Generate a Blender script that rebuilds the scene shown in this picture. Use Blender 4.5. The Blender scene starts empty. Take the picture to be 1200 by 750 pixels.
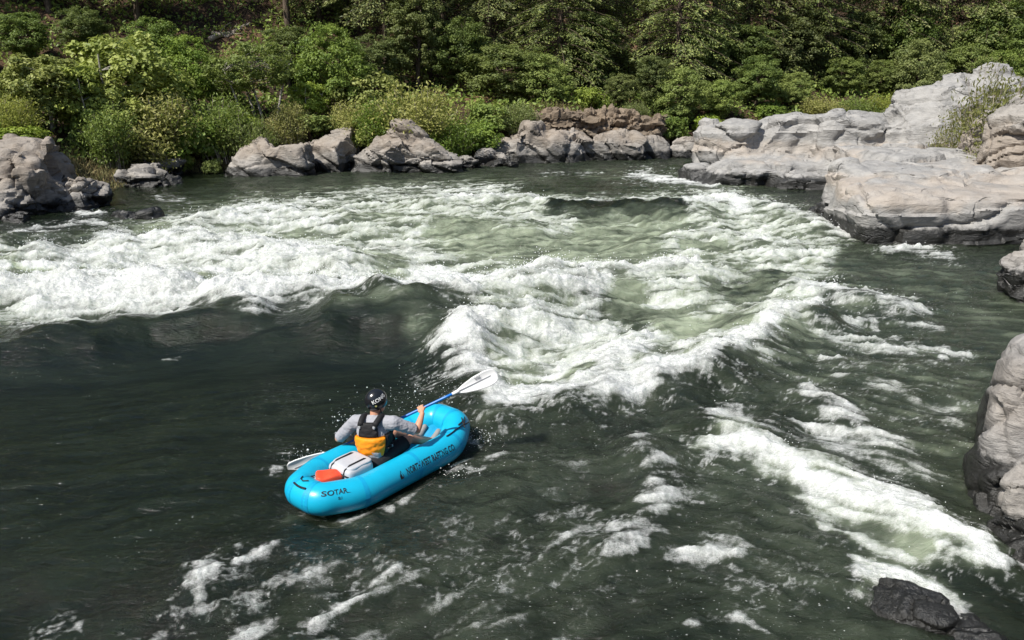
import bpy, bmesh, math, random
import numpy as np
from mathutils import Vector, Matrix

# ------------------------------------------------------------------ camera, sky, sun, exposure
SC = bpy.context.scene
COL = SC.collection
CAM_H, PITCH, FOC = 4.5, math.radians(18.0), 942.0          # FOC in pixels of a 1200 px wide frame
cam = bpy.data.cameras.new('camera')
cam.sensor_width = 36.0
cam.lens = FOC / 1200.0 * 36.0
cam.clip_start, cam.clip_end = 0.05, 2000.0
cam_ob = bpy.data.objects.new('camera', cam)
COL.objects.link(cam_ob)
cam_ob.location = (0, 0, CAM_H)
cam_ob.rotation_euler = (math.pi / 2 - PITCH, 0, 0)
SC.camera = cam_ob

SUN_EL, SUN_AZ = math.radians(52), math.radians(228)        # azimuth clockwise from +Y: behind and to the left
W = bpy.data.worlds.new('World')
SC.world = W
W.use_nodes = True
wn = W.node_tree.nodes
sky = wn.new('ShaderNodeTexSky')
sky.sky_type = 'NISHITA'
sky.sun_disc = False
sky.sun_elevation = SUN_EL
sky.sun_rotation = SUN_AZ
sky.altitude = 300
wn['Background'].inputs['Strength'].default_value = 0.10
W.node_tree.links.new(sky.outputs['Color'], wn['Background'].inputs['Color'])
sun = bpy.data.lights.new('sun', 'SUN')
sun.energy = 4.8
sun.angle = math.radians(0.5)
sun.color = (1.0, 0.955, 0.88)
sun_ob = bpy.data.objects.new('sun', sun)
COL.objects.link(sun_ob)
TO_SUN = Vector((math.sin(SUN_AZ) * math.cos(SUN_EL), math.cos(SUN_AZ) * math.cos(SUN_EL), math.sin(SUN_EL)))
sun_ob.rotation_euler = TO_SUN.to_track_quat('Z', 'Y').to_euler()
sun_ob.location = TO_SUN * 60
SC.view_settings.view_transform = 'Standard'
SC.view_settings.look = 'None'
SC.view_settings.exposure = 0.45
SC.view_settings.gamma = 1.0
SC.view_settings.use_curve_mapping = False
SC.cycles.max_bounces = 6
SC.cycles.diffuse_bounces = 3
SC.cycles.glossy_bounces = 3
SC.cycles.transmission_bounces = 3
SC.cycles.transparent_max_bounces = 4

# ------------------------------------------------------------------ survey helpers: a sight line from the standpoint to a place
cT, sT = math.cos(PITCH), math.sin(PITCH)


def ray(px, py):
    x, y = (px - 600.0) / FOC, (375.0 - py) / FOC
    return np.array([x, cT + y * sT, -sT + y * cT])


def P(px, py, z=0.0):                       # where the sight line meets height z
    d = ray(px, py)
    return np.array([0, 0, CAM_H]) + d * ((z - CAM_H) / d[2])


def PY(px, py, Y):                          # where it meets distance Y
    d = ray(px, py)
    return np.array([0, 0, CAM_H]) + d * (Y / d[1])


def to_px(x, y, z):
    zz = z - CAM_H
    depth = y * cT - zz * sT
    up = y * sT + zz * cT
    return 600 + FOC * x / depth, 375 - FOC * up / depth


# ------------------------------------------------------------------ noise
def _hash(ix, iy, iz, seed):
    h = (ix.astype(np.int64) * 374761393 + iy.astype(np.int64) * 668265263 + iz.astype(np.int64) * 2147483647 + seed * 974634541) & 0xFFFFFFFF
    h = ((h ^ (h >> 13)) * 1274126177) & 0xFFFFFFFF
    h = ((h ^ (h >> 16)) * 2246822519) & 0xFFFFFFFF
    return h ^ (h >> 15)


def vnoise(x, y, z=None, seed=0):           # gradient noise, about -1..1
    if z is None:
        ix, iy = np.floor(x), np.floor(y)
        fx, fy = x - ix, y - iy
        ux, uy = fx * fx * fx * (fx * (fx * 6 - 15) + 10), fy * fy * fy * (fy * (fy * 6 - 15) + 10)
        zero = np.zeros_like(ix)
        def g(dx, dy):
            a = _hash(ix + dx, iy + dy, zero, seed).astype(np.float64) * (2 * math.pi / 4294967296.0)
            return np.cos(a) * (fx - dx) + np.sin(a) * (fy - dy)
        a0 = g(0, 0) * (1 - ux) + g(1, 0) * ux
        a1 = g(0, 1) * (1 - ux) + g(1, 1) * ux
        return (a0 * (1 - uy) + a1 * uy) * 1.5
    ix, iy, iz = np.floor(x), np.floor(y), np.floor(z)
    fx, fy, fz = x - ix, y - iy, z - iz
    ux, uy, uz = [f * f * f * (f * (f * 6 - 15) + 10) for f in (fx, fy, fz)]
    def g(dx, dy, dz):
        h = _hash(ix + dx, iy + dy, iz + dz, seed)
        gx = (h & 1023) / 511.5 - 1
        gy = ((h >> 10) & 1023) / 511.5 - 1
        gz = ((h >> 20) & 1023) / 511.5 - 1
        return gx * (fx - dx) + gy * (fy - dy) + gz * (fz - dz)
    def lay(dz):
        b0 = g(0, 0, dz) * (1 - ux) + g(1, 0, dz) * ux
        b1 = g(0, 1, dz) * (1 - ux) + g(1, 1, dz) * ux
        return b0 * (1 - uy) + b1 * uy
    return (lay(0) * (1 - uz) + lay(1) * uz) * 1.2


def fbm(x, y, z=None, octv=4, seed=0, gain=0.5):
    s, a, tot = 0.0, 1.0, 0.0
    for i in range(octv):
        k = 2.03 ** i
        s = s + a * vnoise(x * k + i * 17.3, y * k - i * 9.1, None if z is None else z * k + i * 4.7, seed + i)
        tot += a
        a *= gain
    return s / tot


def voronoi3(p, seed=0):                    # F1, F2 and the cell's own random number
    b = np.floor(p)
    f1 = np.full(len(p), 9.0)
    f2 = np.full(len(p), 9.0)
    cid = np.zeros(len(p))
    off = np.zeros(p.shape)
    grad = np.zeros(p.shape)
    for dx in (-1, 0, 1):
        for dy in (-1, 0, 1):
            for dz in (-1, 0, 1):
                c = b + np.array([dx, dy, dz])
                h = _hash(c[:, 0], c[:, 1], c[:, 2], seed)
                q = c + np.stack([(h & 1023) / 1023.0, ((h >> 10) & 1023) / 1023.0, ((h >> 20) & 1023) / 1023.0], 1)
                d = np.sqrt(((p - q) ** 2).sum(1))
                closer = d < f1
                f2 = np.where(closer, f1, np.minimum(f2, d))
                off = np.where(closer[:, None], p - q, off)
                grad = np.where(closer[:, None], np.stack([((h >> 3) & 255) / 127.5 - 1, ((h >> 12) & 255) / 127.5 - 1, ((h >> 21) & 255) / 127.5 - 1], 1), grad)
                cid = np.where(closer, ((h >> 5) & 4095) / 4095.0, cid)
                f1 = np.where(closer, d, f1)
    return f1, f2, cid - 0.5 + 0.9 * (off * grad).sum(1)


def sstep(a, b, x):
    t = np.clip((x - a) / (b - a), 0, 1)
    return t * t * (3 - 2 * t)


# ------------------------------------------------------------------ mesh and object helpers
def mesh_np(name, verts, faces, mat=None, smooth=True, attrs=None, cols=None):
    me = bpy.data.meshes.new(name)
    verts = np.asarray(verts, np.float32)
    faces = np.asarray(faces, np.int32)
    n, k = faces.shape
    me.vertices.add(len(verts))
    me.vertices.foreach_set('co', verts.ravel())
    me.loops.add(n * k)
    me.loops.foreach_set('vertex_index', faces.ravel())
    me.polygons.add(n)
    me.polygons.foreach_set('loop_start', np.arange(0, n * k, k, dtype=np.int32))
    me.polygons.foreach_set('use_smooth', np.full(n, smooth, bool))
    me.update(calc_edges=True)
    for an, av in (attrs or {}).items():
        a = me.attributes.new(an, 'FLOAT', 'POINT')
        a.data.foreach_set('value', np.asarray(av, np.float32))
    if mat:
        me.materials.append(mat)
    return me


def add(name, me, parent=None, label=None, cat=None, group=None, kind=None, loc=None):
    o = bpy.data.objects.new(name, me)
    COL.objects.link(o)
    if parent is not None:
        o.parent = parent
    if loc is not None:
        o.location = loc
    tag(o, label, cat, group, kind)
    return o


def tag(o, label=None, cat=None, group=None, kind=None):
    if label: o['label'] = label
    if cat: o['category'] = cat
    if group: o['group'] = group
    if kind: o['kind'] = kind
    return o


def grid_faces(nr, nc, wrap_c=False, wrap_r=False):
    r = np.arange(nr if wrap_r else nr - 1)[:, None]
    c = np.arange(nc if wrap_c else nc - 1)[None, :]
    r2, c2 = (r + 1) % nr, (c + 1) % nc
    return np.stack([r * nc + c, r * nc + c2, r2 * nc + c2, r2 * nc + c], -1).reshape(-1, 4)


def tube(pts, radii, seg=8, cap=True):
    """tapered tube through points; returns verts, quads"""
    pts = np.asarray(pts, float)
    n = len(pts)
    radii = np.broadcast_to(np.asarray(radii, float), (n,))
    t = np.gradient(pts, axis=0)
    t /= np.linalg.norm(t, axis=1)[:, None] + 1e-9
    ref = np.array([0.31, 0.17, 0.93]) if abs(t[0][2]) < 0.8 else np.array([0.93, 0.21, 0.3])
    s = np.cross(t, ref)
    s /= np.linalg.norm(s, axis=1)[:, None] + 1e-9
    u = np.cross(s, t)
    a = np.linspace(0, 2 * math.pi, seg, endpoint=False)
    v = pts[:, None, :] + radii[:, None, None] * (np.cos(a)[None, :, None] * s[:, None, :] + np.sin(a)[None, :, None] * u[:, None, :])
    v = v.reshape(-1, 3)
    f = grid_faces(n, seg, wrap_c=True)
    if cap:
        k = len(v)
        v = np.vstack([v, pts[:1], pts[-1:]])
        i = np.arange(seg)
        j = (i + 1) % seg
        f = np.vstack([f, np.stack([i * 0 + k, j, i, i], 1), np.stack([i * 0 + k + 1, (n - 1) * seg + i, (n - 1) * seg + j, (n - 1) * seg + j], 1)])
    return v, f


class MB:
    """collects pieces of one mesh; faces may be quads or degenerate quads (triangles)"""
    def __init__(self):
        self.v, self.f, self.n = [], [], 0

    def put(self, v, f):
        v = np.asarray(v, float)
        f = np.asarray(f, int)
        if f.shape[1] == 3:
            f = np.hstack([f, f[:, 2:]])
        self.v.append(v)
        self.f.append(f + self.n)
        self.n += len(v)
        return self

    def mesh(self, name, mat=None, smooth=True):
        v, f = np.vstack(self.v), np.vstack(self.f)
        me = bpy.data.meshes.new(name)
        me.from_pydata(v.tolist(), [], [list(dict.fromkeys(q)) for q in f.tolist()])
        me.polygons.foreach_set('use_smooth', np.full(len(me.polygons), smooth, bool))
        if mat: me.materials.append(mat)
        return me


def capsule(p0, p1, r0, r1, seg=14, squash=None):
    p0, p1 = np.asarray(p0, float), np.asarray(p1, float)
    ax = p1 - p0
    L = np.linalg.norm(ax) + 1e-9
    ax /= L
    pts, rad = [], []
    for a in np.linspace(-math.pi / 2, 0, 5):
        pts.append(p0 + ax * r0 * math.sin(a)); rad.append(max(r0 * math.cos(a), 1e-4))
    for a in np.linspace(0, math.pi / 2, 5):
        pts.append(p1 + ax * r1 * math.sin(a)); rad.append(max(r1 * math.cos(a), 1e-4))
    ref = np.array([0.3, 0.2, 0.93]) if abs(ax[2]) < 0.8 else np.array([0.95, 0.2, 0.1])
    s = np.cross(ax, ref); s /= np.linalg.norm(s)
    u = np.cross(s, ax)
    a = np.linspace(0, 2 * math.pi, seg, endpoint=False)
    v = np.array(pts)[:, None, :] + np.array(rad)[:, None, None] * (np.cos(a)[None, :, None] * s + np.sin(a)[None, :, None] * u)
    return v.reshape(-1, 3), grid_faces(len(pts), seg, wrap_c=True)


def ellipsoid(c, r, axes=None, nu=20, nv=14, power=1.0):
    th = np.linspace(-math.pi / 2, math.pi / 2, nv)
    ph = np.linspace(0, 2 * math.pi, nu, endpoint=False)
    d = np.stack([np.cos(th)[:, None] * np.cos(ph), np.cos(th)[:, None] * np.sin(ph), np.sin(th)[:, None] * np.ones(nu)], -1).reshape(-1, 3)
    if power != 1.0:
        d = np.sign(d) * np.abs(d) ** power
    d = d * np.asarray(r, float)
    if axes is not None:
        d = d @ np.asarray(axes, float)
    return d + np.asarray(c, float), grid_faces(nv, nu, wrap_c=True)


def baked(me, mods):
    """runs modifiers on a temporary object and returns the finished mesh"""
    o = bpy.data.objects.new('work', me)
    COL.objects.link(o)
    for kind, kw in mods:
        m = o.modifiers.new('m', kind)
        for k, v in kw.items(): setattr(m, k, v)
    dg = bpy.context.evaluated_depsgraph_get()
    dg.update()
    out = bpy.data.meshes.new_from_object(o.evaluated_get(dg))
    bpy.data.objects.remove(o)
    bpy.data.meshes.remove(me)
    return out


def fuse(mb, name, voxel, mat, smooth_it=4, fac=0.5):
    me = baked(mb.mesh('work'), [('REMESH', dict(mode='VOXEL', voxel_size=voxel, use_smooth_shade=True)), ('SMOOTH', dict(factor=fac, iterations=smooth_it))])
    me.name = name
    me.materials.clear()
    me.materials.append(mat)
    me.polygons.foreach_set('use_smooth', np.full(len(me.polygons), True))
    return me


def co_of(me):
    a = np.empty(len(me.vertices) * 3, np.float32)
    me.vertices.foreach_get('co', a)
    return a.reshape(-1, 3).astype(float)


def no_of(me):
    a = np.empty(len(me.vertices) * 3, np.float32)
    me.vertices.foreach_get('normal', a)
    return a.reshape(-1, 3).astype(float)


# ------------------------------------------------------------------ materials
class NT:
    def __init__(self, name):
        self.m = bpy.data.materials.new(name)
        self.m.use_nodes = True
        self.t = self.m.node_tree
        self.b = self.t.nodes['Principled BSDF']

    def n(self, typ, **kw):
        o = self.t.nodes.new(typ)
        ins = kw.pop('ins', {})
        for k, v in kw.items(): setattr(o, k, v)
        for k, v in ins.items():
            if isinstance(v, bpy.types.NodeSocket): self.t.links.new(v, o.inputs[k])
            else: o.inputs[k].default_value = v
        return o

    def link(self, a, b): self.t.links.new(a, b)

    def math(self, op, a, b=0.0, c=None, clamp=False):
        o = self.t.nodes.new('ShaderNodeMath')
        o.operation = op
        o.use_clamp = clamp
        for i, v in enumerate((a, b) if c is None else (a, b, c)):
            if isinstance(v, bpy.types.NodeSocket): self.link(v, o.inputs[i])
            else: o.inputs[i].default_value = v
        return o.outputs[0]

    def mix(self, fac, a, b, typ='MIX'):
        o = self.t.nodes.new('ShaderNodeMix')
        o.data_type = 'RGBA'
        o.blend_type = typ
        for s, v in ((o.inputs[0], fac), (o.inputs[6], a), (o.inputs[7], b)):
            if isinstance(v, bpy.types.NodeSocket): self.link(v, s)
            elif isinstance(v, (int, float)): s.default_value = v
            else: s.default_value = (*v, 1.0)
        return o.outputs[2]

    def rng(self, x, a, b, c=0.0, d=1.0, smooth=True):
        o = self.t.nodes.new('ShaderNodeMapRange')
        o.interpolation_type = 'SMOOTHSTEP' if smooth else 'LINEAR'
        self.link(x, o.inputs[0])
        for i, v in zip((1, 2, 3, 4), (a, b, c, d)):
            if isinstance(v, bpy.types.NodeSocket): self.link(v, o.inputs[i])
            else: o.inputs[i].default_value = v
        return o.outputs[0]

    def coords(self, scale=(1, 1, 1), rot=(0, 0, 0), src='pos'):
        if src == 'pos': s = self.n('ShaderNodeNewGeometry').outputs['Position']
        else: s = self.n('ShaderNodeTexCoord').outputs['Object']
        mp = self.n('ShaderNodeMapping')
        self.link(s, mp.inputs['Vector'])
        mp.inputs['Scale'].default_value = scale
        mp.inputs['Rotation'].default_value = rot
        return mp.outputs['Vector']

    def noise(self, vec, scale, detail=4, rough=0.55, dist=0.0):
        return self.n('ShaderNodeTexNoise', ins={'Vector': vec, 'Scale': scale, 'Detail': detail, 'Roughness': rough, 'Distortion': dist}).outputs['Fac']

    def bump(self, h, strength, dist, normal=None):
        o = self.n('ShaderNodeBump', ins={'Height': h, 'Strength': strength, 'Distance': dist})
        if normal is not None: self.link(normal, o.inputs['Normal'])
        return o.outputs['Normal']

    def set(self, **kw):
        for k, v in kw.items():
            s = self.b.inputs[k.replace('_', ' ')]
            if isinstance(v, bpy.types.NodeSocket): self.link(v, s)
            elif isinstance(v, tuple): s.default_value = (*v, 1.0) if len(v) == 3 and s.type == 'RGBA' else v
            else: s.default_value = v
        return self.m


def plain(name, col, rough=0.5, var=0.12, scale=14.0, bump=0.15, spec=0.4, src='obj'):
    """a simple painted, moulded or woven surface with uneven tone and fine relief"""
    t = NT(name)
    v = t.coords(src=src)
    n = t.noise(v, scale, 5, 0.6)
    n2 = t.noise(v, scale * 6, 3, 0.6)
    c = t.mix(n, tuple(x * (1 - var) for x in col), tuple(min(1, x * (1 + var)) for x in col))
    t.set(Base_Color=c, Roughness=t.rng(n2, 0.3, 0.7, rough * 0.85, min(1, rough * 1.15)), Specular_IOR_Level=spec)
    t.set(Normal=t.bump(n2, bump, 0.004))
    return t.m


def water_material():
    t = NT('river_water')
    at = lambda n: t.n('ShaderNodeAttribute', attribute_name=n).outputs['Fac']
    white0, aer_sheen, chop, fleck, mott = at('white'), at('aer_sheen'), at('chop'), at('fleck'), at('mottle')
    g = t.coords()
    n2 = t.noise(t.coords((0.8, 1.2, 1)), 21.0, 4, 0.72, 0.8)
    n3 = t.noise(g, 75.0, 2, 0.65)
    nn = t.math('ADD', t.math('MULTIPLY', n2, 0.6), t.math('MULTIPLY', n3, 0.4))
    # fine tearing of the froth: strongest where it is thin
    w1 = t.math('ADD', white0, t.math('MULTIPLY', t.math('SUBTRACT', nn, 0.5), 1.15))
    cov = t.math('MULTIPLY', t.rng(w1, 0.02, 1.0, 0.0, 1.0, False), t.rng(white0, 0.0, 0.22))
    # single flecks: froth, bubbles and sun glints, all painted white
    vf = t.n('ShaderNodeTexVoronoi', feature='F1', ins={'Vector': t.coords((1, 1.6, 0.25)), 'Scale': 25.0})
    sep = t.n('ShaderNodeSeparateColor', ins={'Color': vf.outputs['Color']})
    fl = t.math('MULTIPLY', t.rng(vf.outputs['Distance'], 0.05, t.rng(t.math('POWER', sep.outputs[1], 2.5), 0, 1, 0.12, 0.42, False), 1.0, 0.0), t.rng(fleck, 0.27, 0.50))
    fl = t.math('MULTIPLY', t.math('MULTIPLY', fl, t.rng(sep.outputs[0], 0.45, 0.8)), t.rng(n2, 0.44, 0.56))
    white = t.math('MAXIMUM', cov, t.math('MULTIPLY', fl, 0.85), clamp=True)
    # clear, aerated and white water; the channel's painted reflection counts as aerated
    a2 = t.math('MULTIPLY', aer_sheen, t.rng(mott, -0.6, 0.7, 0.45, 1.25), clamp=True)
    deep = t.mix(t.rng(mott, -0.5, 0.5), (0.0056, 0.0086, 0.0044), (0.0100, 0.0145, 0.0078))
    olive = t.mix(t.rng(a2, 0.0, 0.5, 0.0, 1.0, False), deep, (0.066, 0.081, 0.053))
    base = t.mix(t.rng(a2, 0.3, 1.0, 0.0, 1.0, False), olive, (0.300, 0.342, 0.240))
    tint = t.mix(t.rng(nn, 0.36, 0.62), (0.60, 0.625, 0.595), (0.80, 0.805, 0.785))
    col = t.mix(white, base, tint)
    rough = t.math('ADD', t.math('MULTIPLY', white, 0.5), t.math('ADD', t.math('MULTIPLY', a2, 0.2), 0.06))
    # relief: ripples on clear water, froth on white water
    rip = t.noise(t.coords((0.6, 1.5, 1.0)), 7.5, 5, 0.62, 0.6)
    hgt = t.math('MULTIPLY', rip, t.math('ADD', 0.040, t.math('MULTIPLY', chop, 0.13)))
    froth = t.math('MULTIPLY', t.math('MULTIPLY', nn, 0.04), white)
    nrm = t.bump(t.math('ADD', hgt, froth), 0.9, 1.0)
    t.b.subsurface_method = 'BURLEY'
    t.set(Subsurface_Weight=t.math('SUBTRACT', 1.0, t.math('MULTIPLY', white, 0.9)), Subsurface_Scale=0.25, Subsurface_Radius=(0.8, 1.0, 0.8))
    return t.set(Base_Color=col, Roughness=rough, IOR=1.333, Specular_IOR_Level=t.math('SUBTRACT', 0.5, t.math('MULTIPLY', white, 0.35)), Normal=nrm)


def rock_material(name, c0, c1, tan, tan_lo, tan_hi, tan_amt, wet_z, rough=0.75, wet_only=False, tanw=0.25):
    t = NT(name)
    g = t.coords()
    z = t.n('ShaderNodeSeparateXYZ', ins={'Vector': g}).outputs['Z']
    n = t.noise(g, 1.3, 8, 0.65)
    fine = t.noise(g, 22.0, 5, 0.7)
    streak = t.noise(t.coords((1, 1, 3.2), (0.25, 0.12, 0)), 2.6, 6, 0.65, 0.8)
    c = t.mix(t.rng(n, 0.32, 0.68), c0, c1)
    c = t.mix(t.math('MULTIPLY', t.rng(streak, 0.42, 0.62), 0.5), c, tuple(x * 1.16 for x in c1))
    zz = t.math('ADD', z, t.math('MULTIPLY', t.math('SUBTRACT', t.noise(g, 0.9, 5, 0.6), 0.5), 1.0))
    band = t.math('MULTIPLY', t.rng(zz, tan_lo - tanw, tan_lo + tanw), t.rng(zz, tan_hi - tanw, tan_hi + tanw, 1.0, 0.0))
    band = t.math('MULTIPLY', band, t.rng(t.noise(g, 0.7, 4), 0.3, 0.6, 0.45, 1.0))
    c = t.mix(t.math('MULTIPLY', band, tan_amt), c, tan)
    # lichen spots and soot-dark cracks of the stone itself
    spots = t.rng(fine, 0.60, 0.72)
    c = t.mix(t.math('MULTIPLY', spots, 0.55), c, tuple(x * 0.35 for x in c0))
    # hairline joints
    jw = t.n('ShaderNodeVectorMath', operation='MULTIPLY_ADD', ins={0: t.n('ShaderNodeTexNoise', ins={'Vector': g, 'Scale': 1.6, 'Detail': 4.0}).outputs['Color'], 1: (0.5, 0.5, 0.5), 2: g}).outputs[0]
    jm = t.n('ShaderNodeMapping', ins={'Vector': jw})
    jm.inputs['Rotation'].default_value = (0.3, 0.35, 0.4)
    jm.inputs['Scale'].default_value = (0.45, 0.8, 1.5)
    jd = t.n('ShaderNodeTexVoronoi', feature='DISTANCE_TO_EDGE', ins={'Vector': jm.outputs['Vector'], 'Scale': 1.0}).outputs['Distance']
    joint = t.math('MULTIPLY', t.rng(jd, 0.0, 0.022, 1.0, 0.0), t.rng(t.noise(g, 0.8, 3), 0.50, 0.66))
    c = t.mix(t.math('MULTIPLY', joint, 0.55), c, tuple(x * 0.22 for x in c0))
    # the wet, algae-dark strip along the river
    wz = t.math('ADD', z, t.math('MULTIPLY', t.math('SUBTRACT', t.noise(g, 2.3, 6, 0.7), 0.5), 0.42))
    wet = t.rng(wz, wet_z - 0.05, wet_z + 0.05, 1.0, 0.0)
    c = t.mix(t.math('MULTIPLY', wet, 0.96), c, (0.012, 0.012, 0.010))
    r = t.math('SUBTRACT', rough, t.math('MULTIPLY', wet, 0.38))
    h = t.math('ADD', t.math('MULTIPLY', streak, 0.07), t.math('ADD', t.math('MULTIPLY', fine, 0.02), t.math('MULTIPLY', n, 0.05)))
    h = t.math('SUBTRACT', h, t.math('MULTIPLY', joint, 0.05))
    return t.set(Base_Color=c, Roughness=r, Normal=t.bump(h, 0.9, 1.0), Specular_IOR_Level=t.math('ADD', 0.25, t.math('MULTIPLY', wet, 0.35)))


def leaf_material(name, dark, light, trans=0.42, rough=0.5):
    t = NT(name)
    shade = t.n('ShaderNodeAttribute', attribute_name='tone').outputs['Fac']
    rnd = t.n('ShaderNodeObjectInfo').outputs['Random']
    c = t.mix(shade, dark, light)
    hsv = t.n('ShaderNodeHueSaturation', ins={'Hue': t.rng(rnd, 0, 1, 0.485, 0.512, False), 'Saturation': t.rng(rnd, 0, 1, 0.85, 1.08, False), 'Value': t.rng(t.math('FRACT', t.math('MULTIPLY', rnd, 7.31)), 0, 1, 0.78, 1.22, False), 'Color': c}).outputs['Color']
    t.set(Base_Color=hsv, Roughness=rough, Specular_IOR_Level=0.35)
    tr = t.n('ShaderNodeBsdfTranslucent', ins={'Color': t.mix(0.5, hsv, (0.16, 0.2, 0.03))})
    mx = t.n('ShaderNodeMixShader', ins={0: trans, 1: t.b.outputs[0], 2: tr.outputs[0]})
    t.link(mx.outputs[0], t.t.nodes['Material Output'].inputs['Surface'])
    return t.m


def bark_material(name, a, b):
    t = NT(name)
    v = t.coords((1, 1, 0.25), src='obj')
    n = t.noise(v, 18, 6, 0.65)
    return t.set(Base_Color=t.mix(t.rng(n, 0.35, 0.65), a, b), Roughness=0.9, Normal=t.bump(n, 0.8, 0.03), Specular_IOR_Level=0.15)


def soil_material():
    t = NT('soil')
    g = t.coords()
    n = t.noise(g, 0.6, 8, 0.65)
    f = t.noise(g, 9, 6, 0.7)
    c = t.mix(t.rng(n, 0.35, 0.65), (0.028, 0.020, 0.013), (0.075, 0.046, 0.028))
    c = t.mix(t.rng(t.noise(g, 0.23, 5, 0.6), 0.55, 0.68), c, (0.21, 0.125, 0.075))
    c = t.mix(t.rng(f, 0.52, 0.74, 0.0, 0.7), c, (0.16, 0.12, 0.085))
    z = t.n('ShaderNodeSeparateXYZ', ins={'Vector': g}).outputs['Z']
    wz = t.math('ADD', z, t.math('MULTIPLY', t.math('SUBTRACT', f, 0.5), 0.3))
    c = t.mix(t.rng(wz, 0.1, 0.22, 0.9, 0.0), c, (0.022, 0.02, 0.015))
    return t.set(Base_Color=c, Roughness=0.95, Normal=t.bump(t.math('ADD', t.math('MULTIPLY', n, 0.2), t.math('MULTIPLY', f, 0.06)), 0.9, 1.0), Specular_IOR_Level=0.15)


M_WATER = water_material()
M_SOIL = soil_material()
M_LEDGE = rock_material('pale_bedrock', (0.21, 0.206, 0.198), (0.33, 0.320, 0.302), (0.39, 0.322, 0.255), 0.90, 1.40, 0.55, 0.42, tanw=0.14)
M_BOULDER = rock_material('grey_boulder_stone', (0.19, 0.183, 0.174), (0.32, 0.305, 0.285), (0.37, 0.29, 0.21), 0.75, 1.5, 0.22, 0.58)
M_BANKROCK = rock_material('fractured_bank_stone', (0.135, 0.126, 0.114), (0.33, 0.308, 0.278), (0.25, 0.185, 0.125), 0.8, 2.6, 0.42, 0.36)
M_BROWNROCK = rock_material('brown_rubble_stone', (0.085, 0.070, 0.054), (0.21, 0.168, 0.124), (0.24, 0.18, 0.125), 1.2, 3.0, 0.5, 0.1)
M_WETROCK = rock_material('wet_river_stone', (0.05, 0.046, 0.04), (0.09, 0.085, 0.075), (0.1, 0.09, 0.07), 5, 6, 0.0, 1.6, 0.7)

# ------------------------------------------------------------------ terrain
RIVER = np.array([(-26, -10), (-22, 8), (-18.5, 17), (-16, 22.5)] +
                 [tuple(P(a, b)[:2]) for a, b in ((60, 249), (115, 233), (205, 204), (300, 205), (420, 200), (520, 195), (640, 190), (760, 185), (835, 180))] +
                 [(18, 45), (40, 52), (60, 54), (60, 42), (25, 39), (13, 36), (8.3, 33)] +
                 [(8.0, 31.5), (9.5, 30), (11.5, 29.3), (11.6, 26), (9.6, 22.3), (9.6, 21.2), (13.2, 21.0), (12.4, 17), (11.3, 14.5), (8.0, 11), (6.3, 9), (5.7, 7.2), (5.3, 6.2), (4.7, 5.0), (3.5, 4.2), (1, 3.6), (-4, 3.6), (-12, 2), (-20, -10)], float)


def poly_sd(x, y, poly):
    """signed distance to a polygon, negative inside"""
    d = np.full(x.shape, 1e9)
    inside = np.zeros(x.shape, bool)
    n = len(poly)
    for i in range(n):
        a, b = poly[i], poly[(i + 1) % n]
        e = b - a
        t = np.clip(((x - a[0]) * e[0] + (y - a[1]) * e[1]) / (e @ e + 1e-12), 0, 1)
        d = np.minimum(d, (x - a[0] - t * e[0]) ** 2 + (y - a[1] - t * e[1]) ** 2)
        c = ((a[1] > y) != (b[1] > y)) & (x < (b[0] - a[0]) * (y - a[1]) / (b[1] - a[1] + 1e-12) + a[0])
        inside ^= c
    d = np.sqrt(d)
    return np.where(inside, -d, d)


def ground_z(x, y):
    x, y = np.atleast_1d(np.asarray(x, float)), np.atleast_1d(np.asarray(y, float))
    d = poly_sd(x, y, RIVER)
    n = fbm(x * 0.22, y * 0.22, octv=5, seed=5)
    n2 = fbm(x * 1.1, y * 1.1, octv=4, seed=9)
    far = sstep(14, 26, y)
    out = -0.05 + 2.1 * sstep(0.1, 4.5, d) + 0.55 * sstep(3, 9, d)
    out = out + far * (np.clip(d - 8, 0, 300) * 0.56 + 0.002 * np.clip(d - 8, 0, 60) ** 2)
    out = out + (1 - far) * np.clip(d - 6, 0, 300) * 0.30
    out = out + (n * 0.9 + n2 * 0.16) * sstep(0.5, 5, d) + n2 * 0.08 * sstep(-0.2, 1.0, d)
    near = sstep(9, 4, y) * sstep(7, 4, np.abs(x))             # the standpoint: level ground behind the river edge
    out = out * (1 - near) + near * np.minimum(out, 2.85)
    shelf = sstep(6.5, 8, x) * sstep(23, 20, x) * sstep(18, 19.5, y) * sstep(36, 34.5, y)      # bare bedrock here: the soil lies below it
    out = out * (1 - shelf) + shelf * np.minimum(out, 0.25 + 0.10 * np.clip(x - 14, 0, 9))
    z = np.where(d > 0, out, -0.05 - np.minimum(1.5, 0.55 * -d))
    return np.minimum(z, 55 + n * 4)


def axis(lo, hi, n, out, m):
    a = np.linspace(lo, hi, n)
    e = np.geomspace(1, 1 + out, m)[1:] - 1
    return np.concatenate([lo - e[::-1], a, hi + e])


gx, gy = axis(-34, 34, 200, 400, 26), axis(-6, 74, 230, 400, 26)
GX, GY = np.meshgrid(gx, gy)
gz = ground_z(GX.ravel(), GY.ravel())
add('ground', mesh_np('ground', np.stack([GX.ravel(), GY.ravel(), gz], 1), grid_faces(len(gy), len(gx)), M_SOIL), kind='structure')

# ------------------------------------------------------------------ the river: a chart of the rapid, then the surface
RX0, RX1, RY0, RY1, RST = -500, 1700, 150, 1000, 2.5
rx, ry = np.meshgrid(np.arange(RX0, RX1, RST), np.arange(RY0, RY1, RST))


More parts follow.
